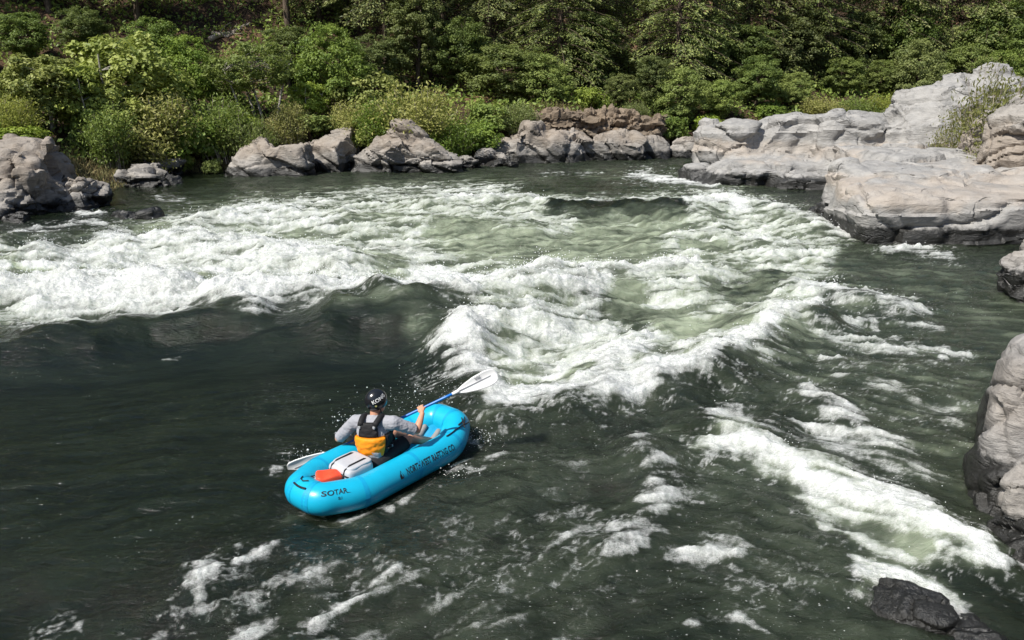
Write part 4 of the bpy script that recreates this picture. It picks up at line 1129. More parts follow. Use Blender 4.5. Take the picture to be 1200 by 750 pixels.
add('undergrowth', leaf_cards(cu, rs.normal(size=cu.shape), unit(rs.normal(size=cu.shape) * 0.6 + np.array([0, -0.2, 0.8])), rs.uniform(0.14, 0.30, len(ux)), 0.6, rs.uniform(0, 1, len(ux)), 'undergrowth', L_GREEN), label='leafy undergrowth on the wooded slope', kind='stuff')

# ------------------------------------------------------------------ raft
M_BLUE = plain('blue_raft_fabric', (0.006, 0.37, 0.56), 0.33, 0.12, 7, 0.10, 0.5)
M_BLUE2 = plain('blue_floor_fabric', (0.006, 0.26, 0.45), 0.4, 0.1, 9, 0.1)
M_BLACK = plain('black_webbing', (0.012, 0.012, 0.013), 0.55, 0.2, 30, 0.2)
M_INK = plain('black_print', (0.010, 0.012, 0.016), 0.5, 0.1, 30, 0.0)
M_BAG = plain('grey_bag_cloth', (0.42, 0.43, 0.45), 0.6, 0.16, 16, 0.35)
M_RED = plain('red_bag_cloth', (0.80, 0.075, 0.028), 0.5, 0.1, 16, 0.3)
M_SHAFT = plain('blue_shaft', (0.006, 0.13, 0.45), 0.3, 0.06, 10, 0.0)
M_BLADE = plain('white_blade', (0.82, 0.82, 0.80), 0.35, 0.04, 10, 0.02)
M_GREYPRINT = plain('grey_print', (0.20, 0.21, 0.22), 0.5, 0.1, 30, 0.0)
M_SKIN = plain('skin', (0.52, 0.265, 0.165), 0.5, 0.1, 20, 0.1)
M_SHIRT = plain('grey_shirt_cloth', (0.31, 0.315, 0.34), 0.85, 0.12, 20, 0.5, 0.15)
M_SHORTS = plain('black_shorts_cloth', (0.018, 0.018, 0.02), 0.8, 0.2, 20, 0.4, 0.2)
M_VEST = plain('black_vest_cloth', (0.016, 0.016, 0.017), 0.7, 0.25, 24, 0.5, 0.25)
M_ORANGE = plain('orange_vest_cloth', (0.85, 0.27, 0.010), 0.6, 0.07, 20, 0.3, 0.25)
M_HELMET = plain('black_helmet_shell', (0.010, 0.011, 0.013), 0.22, 0.1, 10, 0.02, 0.6)
M_WHITE = plain('white_print', (0.75, 0.75, 0.73), 0.5, 0.05, 30, 0.0)
M_SHOE = plain('shoe_cloth', (0.24, 0.225, 0.215), 0.7, 0.25, 30, 0.3)
M_CLIP = plain('grey_plastic_buckle', (0.30, 0.31, 0.32), 0.4, 0.1, 20, 0.0)
M_YELLOW = plain('yellow_sticker', (0.75, 0.68, 0.25), 0.5, 0.05, 20, 0.0)
M_HAIR = plain('brown_hair', (0.05, 0.032, 0.02), 0.7, 0.2, 60, 0.6)

TB = Matrix(((RF[0], RL[0], 0), (RF[1], RL[1], 0), (0, 0, 1)))
TBn = np.array(TB)


def loc_uv(a):                              # raft-local (ahead, to port, up) to axes of the world, still centred on the raft
    return np.asarray(a, float) @ TBn.T


def mb_uv(mb):
    mb.v = [loc_uv(v) for v in mb.v]
    return mb


RAFT_Z = 0.015
raft = add('raft', None, label='bright blue inflatable raft with raised bow and black lettering along its side', cat='raft', loc=(RAFT_C[0], RAFT_C[1], RAFT_Z))
TR = 0.171
KEY = [(-0.60, -0.355, 0.135), (0.66, -0.355, 0.145), (0.935, -0.175, 0.255), (0.935, 0.175, 0.255), (0.66, 0.355, 0.145), (-0.60, 0.355, 0.135), (-0.965, 0.17, 0.165), (-0.965, -0.17, 0.165)]
KEY = np.array(KEY) * np.array([1.10, 1.0, 1.0]) + np.array([-0.015, 0, 0])
path = []
for i in range(len(KEY)):
    a, b, c = KEY[i - 1], KEY[i], KEY[(i + 1) % len(KEY)]
    cut = 0.15 if abs(b[0]) < 0.8 else 0.10
    p0, p2 = b + (a - b) / np.linalg.norm(a - b) * cut, b + (c - b) / np.linalg.norm(c - b) * cut
    for t in np.linspace(0, 1, 7):
        path.append((1 - t) ** 2 * p0 + 2 * t * (1 - t) * b + t * t * p2)
    n_ = max(2, int(np.linalg.norm(c - b) / 0.07))
    q0, q1 = p2, c + (b - c) / np.linalg.norm(b - c) * (0.15 if abs(c[0]) < 0.8 else 0.10)
    for t in np.linspace(0, 1, n_ + 1)[1:-1]:
        path.append(q0 + (q1 - q0) * t)
path = np.array(path)
tang = unit(np.roll(path, -1, 0) - np.roll(path, 1, 0))
outv = unit(np.cross(tang, [0, 0, 1.0]))
upv = np.cross(outv, tang)
acc = np.concatenate([[0], np.cumsum(np.linalg.norm(np.diff(path, axis=0), axis=1))])


def tube_pt(s, phi, lift=0.0):
    """a place on the raft's tube: s metres along from the stern end of the starboard side, phi up from straight outboard"""
    s = np.asarray(s) % (acc[-1])
    c = np.stack([np.interp(s, acc, path[:, i]) for i in range(3)], 1)
    o = unit(np.stack([np.interp(s, acc, outv[:, i]) for i in range(3)], 1))
    u = unit(np.stack([np.interp(s, acc, upv[:, i]) for i in range(3)], 1))
    phi = np.asarray(phi)[:, None]
    return c + (TR + lift) * (np.cos(phi) * o + np.sin(phi) * u)


NS = 36
al = np.linspace(0, 2 * PI, NS, endpoint=False)
tv = path[:, None, :] + TR * (np.cos(al)[None, :, None] * outv[:, None, :] + np.sin(al)[None, :, None] * upv[:, None, :])
tmb = MB().put(tv.reshape(-1, 3), grid_faces(len(path), NS, wrap_c=True, wrap_r=True))
side_tube = add('side_tube', mb_uv(tmb).mesh('side_tube', M_BLUE), raft)


def near_s(u, v):
    return acc[np.argmin((path[:, 0] - u) ** 2 + (path[:, 1] - v) ** 2)]


# welded seams round the tube at the bends
M_SEAM = plain('blue_seam_tape', (0.005, 0.30, 0.52), 0.42, 0.15, 20, 0.1)
for u, v in ((-0.67, -0.355), (0.71, -0.355), (1.01, -0.12), (1.01, 0.12), (0.71, 0.355), (-0.67, 0.355), (-1.08, 0.1), (-1.08, -0.1), (0.02, -0.355), (0.02, 0.355)):
    s0 = near_s(u, v)
    ph = np.linspace(0, 2 * PI, 33)
    a_, b_ = tube_pt(np.full(33, s0 - 0.022), ph, 0.0025), tube_pt(np.full(33, s0 + 0.022), ph, 0.0025)
    add('seam_tape', mb_uv(MB().put(np.vstack([a_, b_]), grid_faces(2, 33))).mesh('seam_tape', M_SEAM), side_tube)
# inflated floor with lengthwise beams
fu, fv = np.meshgrid(np.linspace(-1.0, 0.97, 50), np.linspace(-0.36, 0.36, 60), indexing='ij')
fz = 0.055 + 0.035 * np.abs(np.sin(fv / 0.72 * PI * 4)) + 0.16 * sstep(0.5, 0.9, fu) + 0.07 * sstep(-0.6, -0.9, fu)
add('floor', mb_uv(MB().put(np.stack([fu, fv, fz], -1).reshape(-1, 3), grid_faces(50, 60))).mesh('floor', M_BLUE2), raft)


def text_mesh(body, size, sx=1.0, depth=0.0):
    cu = bpy.data.curves.new('t', 'FONT')
    cu.body = body
    cu.size = size
    cu.align_x = 'CENTER'
    cu.align_y = 'CENTER'
    cu.resolution_u = 3
    cu.offset = size * 0.018
    o = bpy.data.objects.new('t', cu)
    COL.objects.link(o)
    dg = bpy.context.evaluated_depsgraph_get()
    dg.update()
    me = bpy.data.meshes.new_from_object(o.evaluated_get(dg))
    v = co_of(me)
    f = [list(p.vertices) for p in me.polygons]
    bpy.data.objects.remove(o)
    v[:, 0] *= sx
    return v, f


def poly_mesh(name, v, f, mat):
    me = bpy.data.meshes.new(name)
    me.from_pydata(np.asarray(v).tolist(), [], f)
    me.materials.append(mat)
    return me


def tube_text(body, size, sx, s0, phi0, name='lettering', mat=None):
    v, f = text_mesh(body, size, sx)
    w = tube_pt(s0 + v[:, 0], phi0 + v[:, 1] / TR, 0.003)
    return add(name, poly_mesh(name, loc_uv(w), f, mat or M_INK), raft)


tube_text('NORTHWEST RAFTING CO', 0.105, 0.58, near_s(0.20, -0.355), 0.44)
sm = near_s(0.20, -0.355) - 0.455
fl = np.array([(-0.022, -0.04), (0.022, -0.04), (0.026, -0.005), (0.008, 0.055), (-0.004, 0.03), (-0.024, 0.0)])
add('flame_emblem', poly_mesh('flame_emblem', loc_uv(tube_pt(sm + fl[:, 0], 0.42 + fl[:, 1] / TR, 0.003)), [list(range(6))], M_INK), raft)
s_diag = acc[-1] - np.linalg.norm(KEY[7] - KEY[0]) * 0.42
tube_text('SOTAR', 0.075, 0.95, s_diag + 0.075, 0.80)
tube_text('SL1', 0.036, 0.9, s_diag + 0.105, 0.42)


def ribbon(pts_s, pts_phi, half, name, mat, lift=0.006):
    s_, p_ = np.asarray(pts_s, float), np.asarray(pts_phi, float)
    t = np.linspace(0, 1, 24)
    k = np.linspace(0, 1, len(s_))
    s_, p_ = np.interp(t, k, s_), np.interp(t, k, p_)
    c = tube_pt(s_, p_, lift)
    return add(name, mb_uv(MB().put(*tube(c, half, 6))).mesh(name, mat), raft)


s_bow = near_s(0.87, -0.26)
ribbon([s_bow - 0.30, s_bow - 0.12, s_bow, s_bow + 0.10], [1.35, 1.25, 0.95, 0.55], 0.007, 'grab_line', M_BLACK, 0.012)
ribbon([s_bow - 0.02, s_bow + 0.06, s_bow + 0.02, s_bow + 0.12], [1.2, 1.0, 0.8, 0.95], 0.008, 'webbing_loop', M_BLACK, 0.010)
ribbon([s_bow + 0.10, s_bow - 0.01], [1.15, 0.72], 0.008, 'webbing_loop', M_BLACK, 0.010)
s_st = near_s(-1.08, 0.0)
ribbon([s_st - 0.085, s_st - 0.03, s_st + 0.03, s_st + 0.085], [0.98, 0.93, 0.93, 0.98], 0.011, 'carry_handle', M_BLACK, 0.012)
ribbon([s_st - 0.09, s_st - 0.07, s_st - 0.02, s_st + 0.03], [1.62, 1.40, 1.33, 1.52], 0.006, 'tow_ring', M_BLACK, 0.010)
sv_ = near_s(0.5, 0.355)
c = tube_pt(np.array([sv_]), np.array([1.5]), 0.0)[0]
add('valve', mb_uv(MB().put(*tube(np.array([c, c + [0, 0, 0.012]]), 0.03, 14))).mesh('valve', M_BLACK), raft)


# ------------------------------------------------------------------ things carried in the raft
def soft_box(c, h, power=0.28, bulge=0.0, seed=0):
    v, f = ellipsoid((0, 0, 0), (1, 1, 1), nu=40, nv=24, power=power)
    v = v * np.array(h)
    v = v + unit(v) * (0.018 * fbm(v[:, 0] * 9, v[:, 1] * 9, v[:, 2] * 9, 3, seed))[:, None]
    return v + np.array(c), f


BAGC = (-0.52, -0.02, 0.20)
bag = add('gear_bag', mb_uv(MB().put(*soft_box((0, 0, 0), (0.185, 0.19, 0.135), 0.34, seed=3))).mesh('gear_bag', M_BAG), label='light grey soft gear bag strapped behind the paddler', cat='bag', loc=tuple(loc_uv(BAGC) + np.array([RAFT_C[0], RAFT_C[1], RAFT_Z])))
add('bag_flap', mb_uv(MB().put(*soft_box((0.02, 0, 0.118), (0.165, 0.17, 0.03), 0.34, seed=5))).mesh('bag_flap', M_BAG), bag)
for vv in (-0.10, 0.11):
    pts = np.array([(-0.20, vv, -0.05), (-0.196, vv, 0.05), (-0.165, vv, 0.125), (-0.10, vv, 0.152), (0.1, vv, 0.155), (0.17, vv, 0.12)])
    add('strap', mb_uv(MB().put(*tube(pts, 0.010, 6))).mesh('strap', M_BLACK), bag)
add('strap', mb_uv(MB().put(*tube(np.array([(-0.175, -0.165, 0.06), (-0.193, -0.08, 0.075), (-0.193, 0.08, 0.075), (-0.17, 0.16, 0.06)]), 0.009, 6))).mesh('strap', M_BLACK), bag)
rv0, rf0 = soft_box((0, 0, 0), (0.15, 0.095, 0.058), 0.42, seed=9)
rv0[:, 1] *= 1.0 - 0.42 * np.clip(rv0[:, 0] / 0.15, -0.3, 1)              # narrows towards its tied end
rv0[:, 2] *= 1.0 - 0.35 * np.clip(rv0[:, 0] / 0.15, -0.2, 1)
ca, sa = math.cos(-0.62), math.sin(-0.62)
rv0 = np.stack([rv0[:, 0] * ca - rv0[:, 1] * sa, rv0[:, 0] * sa + rv0[:, 1] * ca, rv0[:, 2] + 0.012 * np.sin(rv0[:, 0] * 30)], 1)
rbag = add('throw_bag', mb_uv(MB().put(rv0, rf0)).mesh('throw_bag', M_RED), label='flattened red bag lying behind the grey gear bag', cat='bag', loc=tuple(loc_uv((-0.79, 0.0, 0.245)) + np.array([RAFT_C[0], RAFT_C[1], RAFT_Z])))
add('drawcord', mb_uv(MB().put(*tube(np.array([(-0.13, 0.08, 0.05), (-0.185, 0.115, 0.045), (-0.205, 0.10, 0.0), (-0.165, 0.06, -0.03), (-0.13, 0.05, -0.04)]), 0.007, 6))).mesh('drawcord', M_BLACK), rbag)
add('mouth_band', mb_uv(MB().put(*capsule((-0.128, 0.05, 0), (-0.10, 0.105, 0), 0.035, 0.035, 16))).mesh('mouth_band', M_CLIP), rbag)

# ------------------------------------------------------------------ paddle
PA, PB = P(338, 553, 0.0), PY(582, 437, 8.5)
PL = np.linalg.norm(PB - PA)
pax = (PB - PA) / PL
pc = (PA + PB) / 2
paddle = add('paddle', None, label='double-bladed paddle with blue shaft and white blades held by the paddler', cat='paddle', loc=tuple(pc))
pts = np.array([pax * t for t in np.linspace(-PL / 2 + 0.50, PL / 2 - 0.50, 12)])
add('shaft', MB().put(*tube(pts, 0.0165, 12)).mesh('shaft', M_SHAFT), paddle)
camd = unit(np.array([0, 0, CAM_H]) - pc)


def blade(sgn, roll):
    a = pax * sgn
    w = unit(np.cross(a, camd))
    w = np.array(Matrix.Rotation(roll, 3, Vector(a)) @ Vector(w))
    nrm_ = np.cross(w, a)
    L = 0.54
    tt = np.linspace(0, 1, 26)
    up_ = np.interp(tt, [0, .08, .25, .5, .75, .9, .96, 1], [.018, .02, .055, .088, .105, .10, .075, .02])
    dn_ = np.interp(tt, [0, .08, .25, .5, .75, .9, .96, 1], [.018, .02, .050, .078, .085, .075, .055, .015])
    k = np.linspace(-1, 1, 13)
    rows = []
    for q, (ti, ua, da) in enumerate(zip(tt, up_, dn_)):
        wv_ = np.where(k > 0, k * ua, k * da)
        cv = 0.022 * (wv_ / 0.1) ** 2 - 0.03 * ti ** 2
        rows.append(a * (PL / 2 - L + ti * L) + wv_[:, None] * w + cv[:, None] * nrm_)
    g = np.array(rows)
    th = nrm_ * 0.005
    v = np.vstack([(g + th).reshape(-1, 3), (g - th).reshape(-1, 3)])
    f = grid_faces(26, 13)
    n0 = 26 * 13
    rim = [r * 13 for r in range(26)] + [25 * 13 + c_ for c_ in range(1, 13)] + [r * 13 + 12 for r in range(24, -1, -1)] + [c_ for c_ in range(11, 0, -1)]
    rf = np.array([(rim[i], rim[(i + 1) % len(rim)], rim[(i + 1) % len(rim)] + n0, rim[i] + n0) for i in range(len(rim))])
    b = add('blade', MB().put(v, np.vstack([f, f[:, ::-1] + n0, rf])).mesh('blade', M_BLADE), paddle)
    sp = np.array([a * (PL / 2 - L + t * L) + nrm_ * (0.009 - 0.03 * t * t) for t in np.linspace(0.12, 0.86, 10)])
    add('spine', MB().put(*tube(sp, np.linspace(0.006, 0.003, 10), 6)).mesh('spine', M_GREYPRINT), b)
    if sgn > 0:
        tv_, tf_ = text_mesh('AIR', 0.05, 1.0)
        o_ = a * (PL / 2 - 0.22) - w * 0.045 + nrm_ * 0.010
        add('lettering', poly_mesh('lettering', o_ + tv_[:, :1] * a + tv_[:, 1:2] * w, tf_, M_GREYPRINT), b)
    add('ferrule', MB().put(*tube(np.array([a * (PL / 2 - L - 0.02), a * (PL / 2 - L + 0.07)]), 0.0185, 12)).mesh('ferrule', M_BLADE), b)


blade(1, 0.15)
blade(-1, -0.45)

# ------------------------------------------------------------------ the paddler
PBASE = np.array([RAFT_C[0], RAFT_C[1], RAFT_Z])
person = add('person', None, label='paddler in black helmet, grey shirt and orange-backed life vest, seated in the raft', cat='person', loc=tuple(PBASE + loc_uv((-0.2, 0, 0.1))))
PO = loc_uv((-0.2, 0, 0.1))


def W2L(p): return (np.asarray(p) - PBASE) @ TBn      # world place to raft-local


JR = dict(pel=(-.20, 0, .21), chest=(-.165, .01, .47), nb=(-.115, .015, .695), hd=(-.075, .02, .858), sl=(-.235, .205, .635), el=(-.31, .43, .385), sr=(-.035, -.20, .668), er=(.185, -.335, .53),
          kl=(.26, .14, .33), kr=(.26, -.13, .34), al_=(.60, .11, .17), ar=(.60, -.12, .18))
J = {k_: np.array(v_) for k_, v_ in JR.items()}
tl, tr_ = 0.305, 0.640                                  # where the hands hold the shaft
HLp, HRp = W2L(PA + (PB - PA) * tl), W2L(PA + (PB - PA) * tr_)
axl = unit(W2L(PB) - W2L(PA))


def finish(mb):
    mb = mb_uv(mb)
    mb.v = [v - PO for v in mb.v]
    return mb


def hand(mb, hp, elbow, flip):
    """palm resting on the shaft, four fingers curled round it, thumb from the side"""
    tow = unit(hp - elbow)
    tow = unit(tow - axl * (tow @ axl))                 # across the shaft, away from the elbow
    nrm_ = np.cross(axl, tow)
    if nrm_[2] < 0: nrm_ = -nrm_
    wrist = hp - tow * 0.085 + nrm_ * 0.02
    palm = hp - tow * 0.028 + nrm_ * 0.024
    v, f = ellipsoid(palm, (0.042, 0.046, 0.018), np.array([axl, tow, nrm_]), 18, 12, 0.8)
    mb.put(v, f)
    mb.put(*capsule(wrist, palm - tow * 0.01, 0.026, 0.024))
    for i, ln in enumerate((0.86, 1.0, 0.95, 0.78)):
        o = axl * (0.031 - 0.021 * i) * flip
        k0 = hp + o + tow * 0.012 + nrm_ * 0.030
        k1 = hp + o + tow * (0.012 + 0.026 * ln) + nrm_ * 0.010
        k2 = hp + o + tow * (0.008 + 0.018 * ln) - nrm_ * 0.022
        k3 = hp + o - tow * 0.010 - nrm_ * 0.026
        mb.put(*capsule(k0, k1, 0.0095, 0.0088, 8))
        mb.put(*capsule(k1, k2, 0.0088, 0.0080, 8))
        mb.put(*capsule(k2, k3, 0.0080, 0.0072, 8))
    t0 = palm + axl * 0.036 * flip
    t1 = hp + axl * 0.058 * flip + tow * 0.004 - nrm_ * 0.004
    t2 = hp + axl * 0.046 * flip + tow * 0.012 - nrm_ * 0.026
    mb.put(*capsule(t0, t1, 0.012, 0.0105, 8))
    mb.put(*capsule(t1, t2, 0.0105, 0.009, 8))
    return wrist


fwd = unit(np.array([math.cos(-0.30), math.sin(-0.30), 0]))    # the head is turned a little to starboard
lft = np.array([-fwd[1], fwd[0], 0])
up3 = np.array([0, 0, 1.0])
hd = J['hd']
body = MB()
twist = unit(J['sr'] - J['sl'])
tf_ = np.cross(up3, -twist)
tf_ = -tf_ if tf_[0] < 0 else tf_
body.put(*ellipsoid((J['pel'] + J['chest']) / 2, (0.105, 0.145, 0.21), None, 22, 16))
body.put(*ellipsoid(J['chest'] + [0.01, 0, 0.06], (0.115, 0.165, 0.17), np.array([tf_, -twist, up3]), 22, 16))
body.put(*ellipsoid(J['pel'], (0.13, 0.17, 0.12), None, 22, 14))
body.put(*capsule(J['sl'], J['sr'], 0.06, 0.06))
body.put(*capsule(J['nb'] - [0, 0, .03], hd - fwd * 0.015 - up3 * 0.05, 0.060, 0.056))
body.put(*ellipsoid(hd + up3 * 0.02, (0.098, 0.078, 0.112), np.array([fwd, lft, up3]), 22, 18))
body.put(*ellipsoid(hd + fwd * 0.035 - up3 * 0.065, (0.058, 0.054, 0.058), np.array([fwd, lft, up3]), 16, 12))
body.put(*capsule(hd + fwd * 0.092 + up3 * 0.005, hd + fwd * 0.112 - up3 * 0.028, 0.010, 0.015, 8))
body.put(*capsule(hd + fwd * 0.088 - up3 * 0.058 + lft * 0.02, hd + fwd * 0.088 - up3 * 0.058 - lft * 0.02, 0.008, 0.008, 8))
for s_ in (-1, 1):
    body.put(*ellipsoid(hd + lft * 0.08 * s_ - up3 * 0.012, (0.022, 0.010, 0.032), np.array([fwd, lft, up3]), 10, 8))
wl = hand(body, HLp, J['el'], -1)
wr = hand(body, HRp, J['er'], 1)
for s0, e0, w0 in ((J['sl'], J['el'], wl), (J['sr'], J['er'], wr)):
    body.put(*capsule(s0, e0, 0.054, 0.043))
    body.put(*capsule(e0, e0 + (w0 - e0) * 0.35, 0.043, 0.043))
    body.put(*capsule(e0 + (w0 - e0) * 0.35, w0, 0.043, 0.027))
for k_, a_, s_ in ((J['kl'], J['al_'], 1), (J['kr'], J['ar'], -1)):
    body.put(*capsule(J['pel'] + [0.02, 0.09 * s_, 0], k_, 0.088, 0.060))
    body.put(*capsule(k_, k_ + (a_ - k_) * 0.4 - up3 * 0.01, 0.058, 0.056))
    body.put(*capsule(k_ + (a_ - k_) * 0.4 - up3 * 0.01, a_, 0.056, 0.036))
    body.put(*capsule(a_ + [0.0, 0, -0.03], a_ + [0.11, 0.0, 0.025], 0.036, 0.030))
body_o = add('body', fuse(finish(body), 'body', 0.0062, M_SKIN, 3), person)
for s_ in (-1, 1):
    eye = MB().put(*ellipsoid(hd + fwd * 0.090 + lft * 0.030 * s_ + up3 * 0.012, (0.008, 0.011, 0.007), np.array([fwd, lft, up3]), 10, 8))
    add('eye', finish(eye).mesh('eye', M_VEST), body_o)

shirt = MB()
shirt.put(*ellipsoid((J['pel'] + J['chest']) / 2 + [0, 0, 0.02], (0.118, 0.158, 0.20), None, 22, 16))
shirt.put(*ellipsoid(J['chest'] + [0.01, 0, 0.06], (0.135, 0.190, 0.18), np.array([tf_, -twist, up3]), 22, 16))
shirt.put(*capsule(J['sl'] - [0, 0, .005], J['sr'] - [0, 0, .005], 0.080, 0.080))
shirt.put(*capsule(J['nb'] - [0, 0, .05], J['nb'] + [0, 0, -.005], 0.085, 0.068))
for s0, e0, q in ((J['sl'], J['el'], 0.95), (J['sr'], J['er'], 0.90)):
    shirt.put(*capsule(s0, s0 + (e0 - s0) * 0.5, 0.072, 0.068))
    shirt.put(*tube(np.array([s0 + (e0 - s0) * t_ for t_ in (0.4, 0.6, 0.8, q)]), [0.068, 0.066, 0.063, 0.064], 14))
shme = fuse(finish(shirt), 'shirt', 0.0075, M_SHIRT, 3)
p_, n_ = co_of(shme), no_of(shme)
p_ = p_ + n_ * (0.012 * (0.5 - np.abs(fbm(p_[:, 0] * 11, p_[:, 1] * 11, p_[:, 2] * 15, 3, 4)) * 2.2))[:, None]
shme.vertices.foreach_set('co', p_.astype(np.float32).ravel())
add('shirt', shme, person)

sh = MB()
sh.put(*ellipsoid(J['pel'] + [0.0, 0, -0.005], (0.145, 0.185, 0.12), None, 22, 14))
for k_, s_ in ((J['kl'], 1), (J['kr'], -1)):
    h0 = J['pel'] + [0.02, 0.09 * s_, 0]
    sh.put(*tube(np.array([h0 + (k_ - h0) * t_ for t_ in (0, 0.3, 0.6, 0.86)]), [0.10, 0.096, 0.088, 0.085], 16))
add('shorts', fuse(finish(sh), 'shorts', 0.008, M_SHORTS, 3), person)
for a_ in (J['al_'], J['ar']):
    so = MB().put(*capsule(a_ + [-0.01, 0, -0.035], a_ + [0.08, 0, 0.01], 0.045, 0.041)).put(*capsule(a_ + [0.06, 0, 0.0], a_ + [0.14, 0, 0.065], 0.040, 0.034))
    add('shoe', fuse(finish(so), 'shoe', 0.008, M_SHOE, 3), person)

# life vest: black shell with shoulder straps, orange lower back, waist belt and buckles
vest = add('life_vest', None, person)
tc, ta = J['chest'] + [0.005, 0, 0.035], np.array([tf_, -twist, up3])


def shell(lat, lon, r, grow, power, name, mat, par, thick=0.03, cen=tc):
    """a padded panel: part of a rounded box, lon measured from straight ahead, lat from bottom (-1) to top (1)"""
    lo, la = np.meshgrid(np.linspace(*lon, 34), np.linspace(*lat, 20))
    edge = np.minimum(np.minimum(lo - lon[0], lon[1] - lo) / 0.12, np.minimum(la - lat[0], lat[1] - la) / 0.14)
    puff = np.clip(edge, 0, 1) ** 0.5
    cs, sn = np.cos(lo), np.sin(lo)
    cs, sn = np.sign(cs) * np.abs(cs) ** power, np.sign(sn) * np.abs(sn) ** power
    taper = 1 - 0.16 * np.clip(la, 0, 1) ** 2 - 0.20 * np.clip(-la, 0, 1.3) ** 2
    def surf(ex):
        d = np.stack([cs * (r[0] + ex) * taper, sn * (r[1] + ex) * taper, la * r[2]], -1)
        return (d @ ta + cen).reshape(-1, 3)
    puff = puff * (1 + 0.5 * fbm(lo * 3.1, la * 4.3, octv=3, seed=len(name)))
    o_, i_ = surf(grow + thick * puff), surf(grow - 0.01 + 0 * puff)
    f = grid_faces(20, 34)
    n0 = 20 * 34
    rim = [q for q in range(34)] + [r_ * 34 + 33 for r_ in range(1, 20)] + [19 * 34 + q for q in range(32, -1, -1)] + [r_ * 34 for r_ in range(18, 0, -1)]
    rf = np.array([(rim[i], rim[(i + 1) % len(rim)], rim[(i + 1) % len(rim)] + n0, rim[i] + n0) for i in range(len(rim))])
    return add(name, finish(MB().put(np.vstack([o_, i_]), np.vstack([f, f[:, ::-1] + n0, rf]))).mesh(name, mat), par)


rv_ = (0.140, 0.182, 0.20)
shell((-1.18, 0.14), (PI - 1.10, PI + 1.10), rv_, 0.008, 1.0, 'back_panel', M_ORANGE, vest, 0.030)
shell((-1.10, 0.22), (PI + 1.12, PI + 1.95), rv_, 0.004, 0.85, 'vest_side', M_VEST, vest, 0.028)
shell((-1.10, 0.22), (PI - 1.95, PI - 1.12), rv_, 0.004, 0.85, 'vest_side', M_VEST, vest, 0.028)
shell((0.13, 0.98), (PI - 0.62, PI + 0.62), rv_, -0.004, 0.85, 'upper_back', M_VEST, vest, 0.024)
shell((-1.0, 0.75), (-1.15, 1.15), rv_, 0.006, 0.85, 'front_panel', M_VEST, vest, 0.045)
for s_, sj in ((1, J['sl']), (-1, J['sr'])):
    side_v = (sj - J['nb'])
    a0 = tc + (np.array([-0.135, 0.085 * s_, 0.17]) @ ta)
    a1 = J['nb'] + side_v * 0.52 + [-0.02, 0, 0.068]
    a2 = tc + (np.array([0.12, 0.085 * s_, 0.15]) @ ta)
    pp = np.array([(1 - t) ** 2 * a0 + 2 * t * (1 - t) * (a1 + [0, 0, 0.04]) + t * t * a2 for t in np.linspace(0, 1, 12)])
    add('shoulder_strap', finish(MB().put(*tube(pp, [0.034] * 12, 10))).mesh('shoulder_strap', M_VEST), vest)
    bq = a0 + [-0.012, 0, -0.02]
    add('strap_buckle', finish(MB().put(*soft_box(bq, (0.010, 0.017, 0.014), 0.4, seed=2))).mesh('strap_buckle', M_CLIP), vest)
lo = np.linspace(PI + 1.15, PI + 2.6, 16)
bp = np.stack([np.cos(lo) * 0.172, np.sin(lo) * 0.212, np.full(16, -0.13)], 1) @ ta + tc
add('waist_belt', finish(MB().put(*tube(bp, 0.013, 8))).mesh('waist_belt', M_VEST), vest)
add('belt_buckle', finish(MB().put(*soft_box(bp[5], (0.012, 0.016, 0.014), 0.4, seed=4))).mesh('belt_buckle', M_CLIP), vest)

# helmet
hc = hd + up3 * 0.035 - fwd * 0.004
ph, th = np.meshgrid(np.linspace(0, 2 * PI, 48, endpoint=False), np.linspace(0, 1, 22))
rimz = -0.045 - 0.055 * (0.5 - 0.5 * np.cos(ph)) - 0.02 * np.sin(ph) ** 2     # lower behind and over the ears
ang_ = th * (PI / 2 + np.arcsin(np.clip(-rimz / 0.135, -1, 1)))
hr = np.array([0.130, 0.110, 0.130])
hv = np.stack([np.sin(ang_) * np.cos(ph) * hr[0], np.sin(ang_) * np.sin(ph) * hr[1], np.cos(ang_) * hr[2]], -1).reshape(-1, 3)
hv2 = hv * 0.93
haxes = np.array([fwd, lft, up3])
f = grid_faces(22, 48, wrap_c=True)
rim = 21 * 48 + np.arange(48)
rf = np.stack([rim, 21 * 48 + (np.arange(48) + 1) % 48, 21 * 48 + (np.arange(48) + 1) % 48 + 22 * 48, rim + 22 * 48], 1)
helmet = add('helmet', finish(MB().put(np.vstack([hv, hv2]) @ haxes + hc, np.vstack([f[:, ::-1], f + 22 * 48, rf[:, ::-1]]))).mesh('helmet', M_HELMET), person)


def helmet_pt(az, el, ex=0.002):
    d = np.stack([np.cos(el) * np.cos(az) * hr[0], np.cos(el) * np.sin(az) * hr[1], np.sin(el) * hr[2]], -1)
    return d * (1 + ex / 0.11) @ haxes + hc


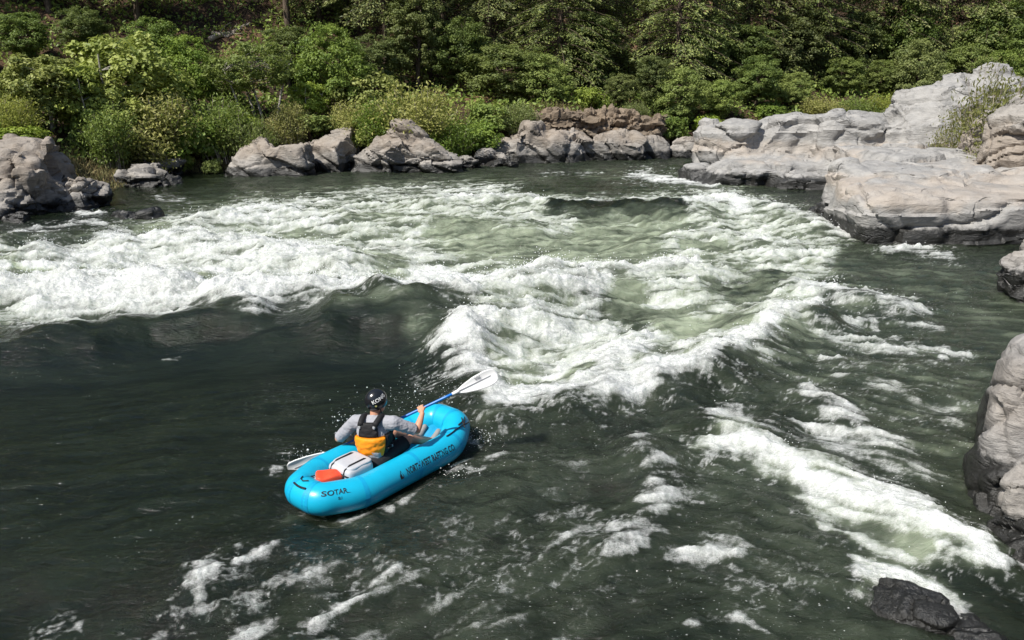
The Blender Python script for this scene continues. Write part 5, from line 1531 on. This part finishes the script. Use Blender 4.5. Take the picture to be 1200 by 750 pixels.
tv_, tfc = text_mesh('KONG', 0.062, 1.0)
tv_ = tv_[:, :2] @ np.array([[math.cos(0.42), math.sin(0.42)], [-math.sin(0.42), math.cos(0.42)]]) * 0.85
w = helmet_pt(math.radians(-92) + tv_[:, 0] / 0.105, math.radians(20) + tv_[:, 1] / 0.12)
add('lettering', poly_mesh('lettering', loc_uv(w) - PO, tfc, M_WHITE), helmet)
a_ = np.linspace(0, 2 * PI, 12, endpoint=False)
w = helmet_pt(math.radians(-112) + np.cos(a_) * 0.10, math.radians(-12) + np.sin(a_) * 0.09)
add('round_sticker', poly_mesh('round_sticker', loc_uv(w) - PO, [list(range(12))], M_YELLOW), helmet)
for s_ in (-1, 1):
    cs_ = np.array([hc + lft * 0.098 * s_ - up3 * 0.06, hd + lft * 0.075 * s_ - up3 * 0.10 + fwd * 0.02, hd + fwd * 0.05 - up3 * 0.125 + lft * 0.02 * s_])
    add('chin_strap', finish(MB().put(*tube(cs_, 0.008, 6))).mesh('chin_strap', M_BLACK), helmet)

# ------------------------------------------------------------------ spray thrown up along the breaking crests and round the paddle
rs = np.random.RandomState(12)
cand = np.where((white > 0.55) & (wyv > 5) & (wyv < 30) & (np.abs(cpx - 600) < 720))[0]
gxh = hgt.reshape(NR, NC)
crest = np.clip(hgt[cand] * 1.6 + 0.15, 0.02, 1) * sstep(0.5, 0.9, white[cand]) * np.clip(wyv[cand] / 12, 0.4, 1.6)
pick = cand[rs.choice(len(cand), 9000, p=crest / crest.sum())]
dz = rs.exponential(0.07, len(pick))
dp = np.column_stack([wx[pick] + rs.normal(size=len(pick)) * 0.08, wyv[pick] - np.abs(rs.normal(size=len(pick))) * 0.10, hgt[pick] + dz])
dsz = rs.uniform(0.003, 0.008, len(pick)) * np.clip(wyv[pick] / 9, 0.8, 2.0)
for ctr, sp_, n_ in ((P(405, 497, 0.30), (0.13, 0.12, 0.12), 90), (P(478, 462, 0.55), (0.24, 0.2, 0.13), 110), (P(530, 455, 0.5), (0.12, 0.15, 0.15), 60), (P(360, 535, 0.06), (0.18, 0.08, 0.05), 120), (P(560, 515, 0.1), (0.16, 0.14, 0.08), 200), (P(540, 556, 0.02), (0.15, 0.10, 0.05), 120)):
    dp = np.vstack([dp, ctr + rs.normal(size=(n_, 3)) * np.array(sp_)])
    dsz = np.concatenate([dsz, 0.0022 + rs.exponential(0.0018, n_)])
ok = dp[:, 2] > 0.02
dp, dsz = dp[ok], dsz[ok]
octv_ = np.array([(1, 0, 0), (-1, 0, 0), (0, 1, 0), (0, -1, 0), (0, 0, 1), (0, 0, -1)], float)
octf = np.array([(0, 2, 4), (2, 1, 4), (1, 3, 4), (3, 0, 4), (2, 0, 5), (1, 2, 5), (3, 1, 5), (0, 3, 5)])
sv3 = (dp[:, None, :] + octv_[None] * dsz[:, None, None]).reshape(-1, 3)
sf3 = (octf[None] + (np.arange(len(dp)) * 6)[:, None, None]).reshape(-1, 3)
t = NT('water_drops')
M_DROP = t.set(Base_Color=(0.86, 0.88, 0.88), Roughness=0.2, Specular_IOR_Level=0.6)
add('spray', mesh_np('spray', sv3, sf3, M_DROP, smooth=True), label='white spray drops above the breaking waves', kind='stuff')
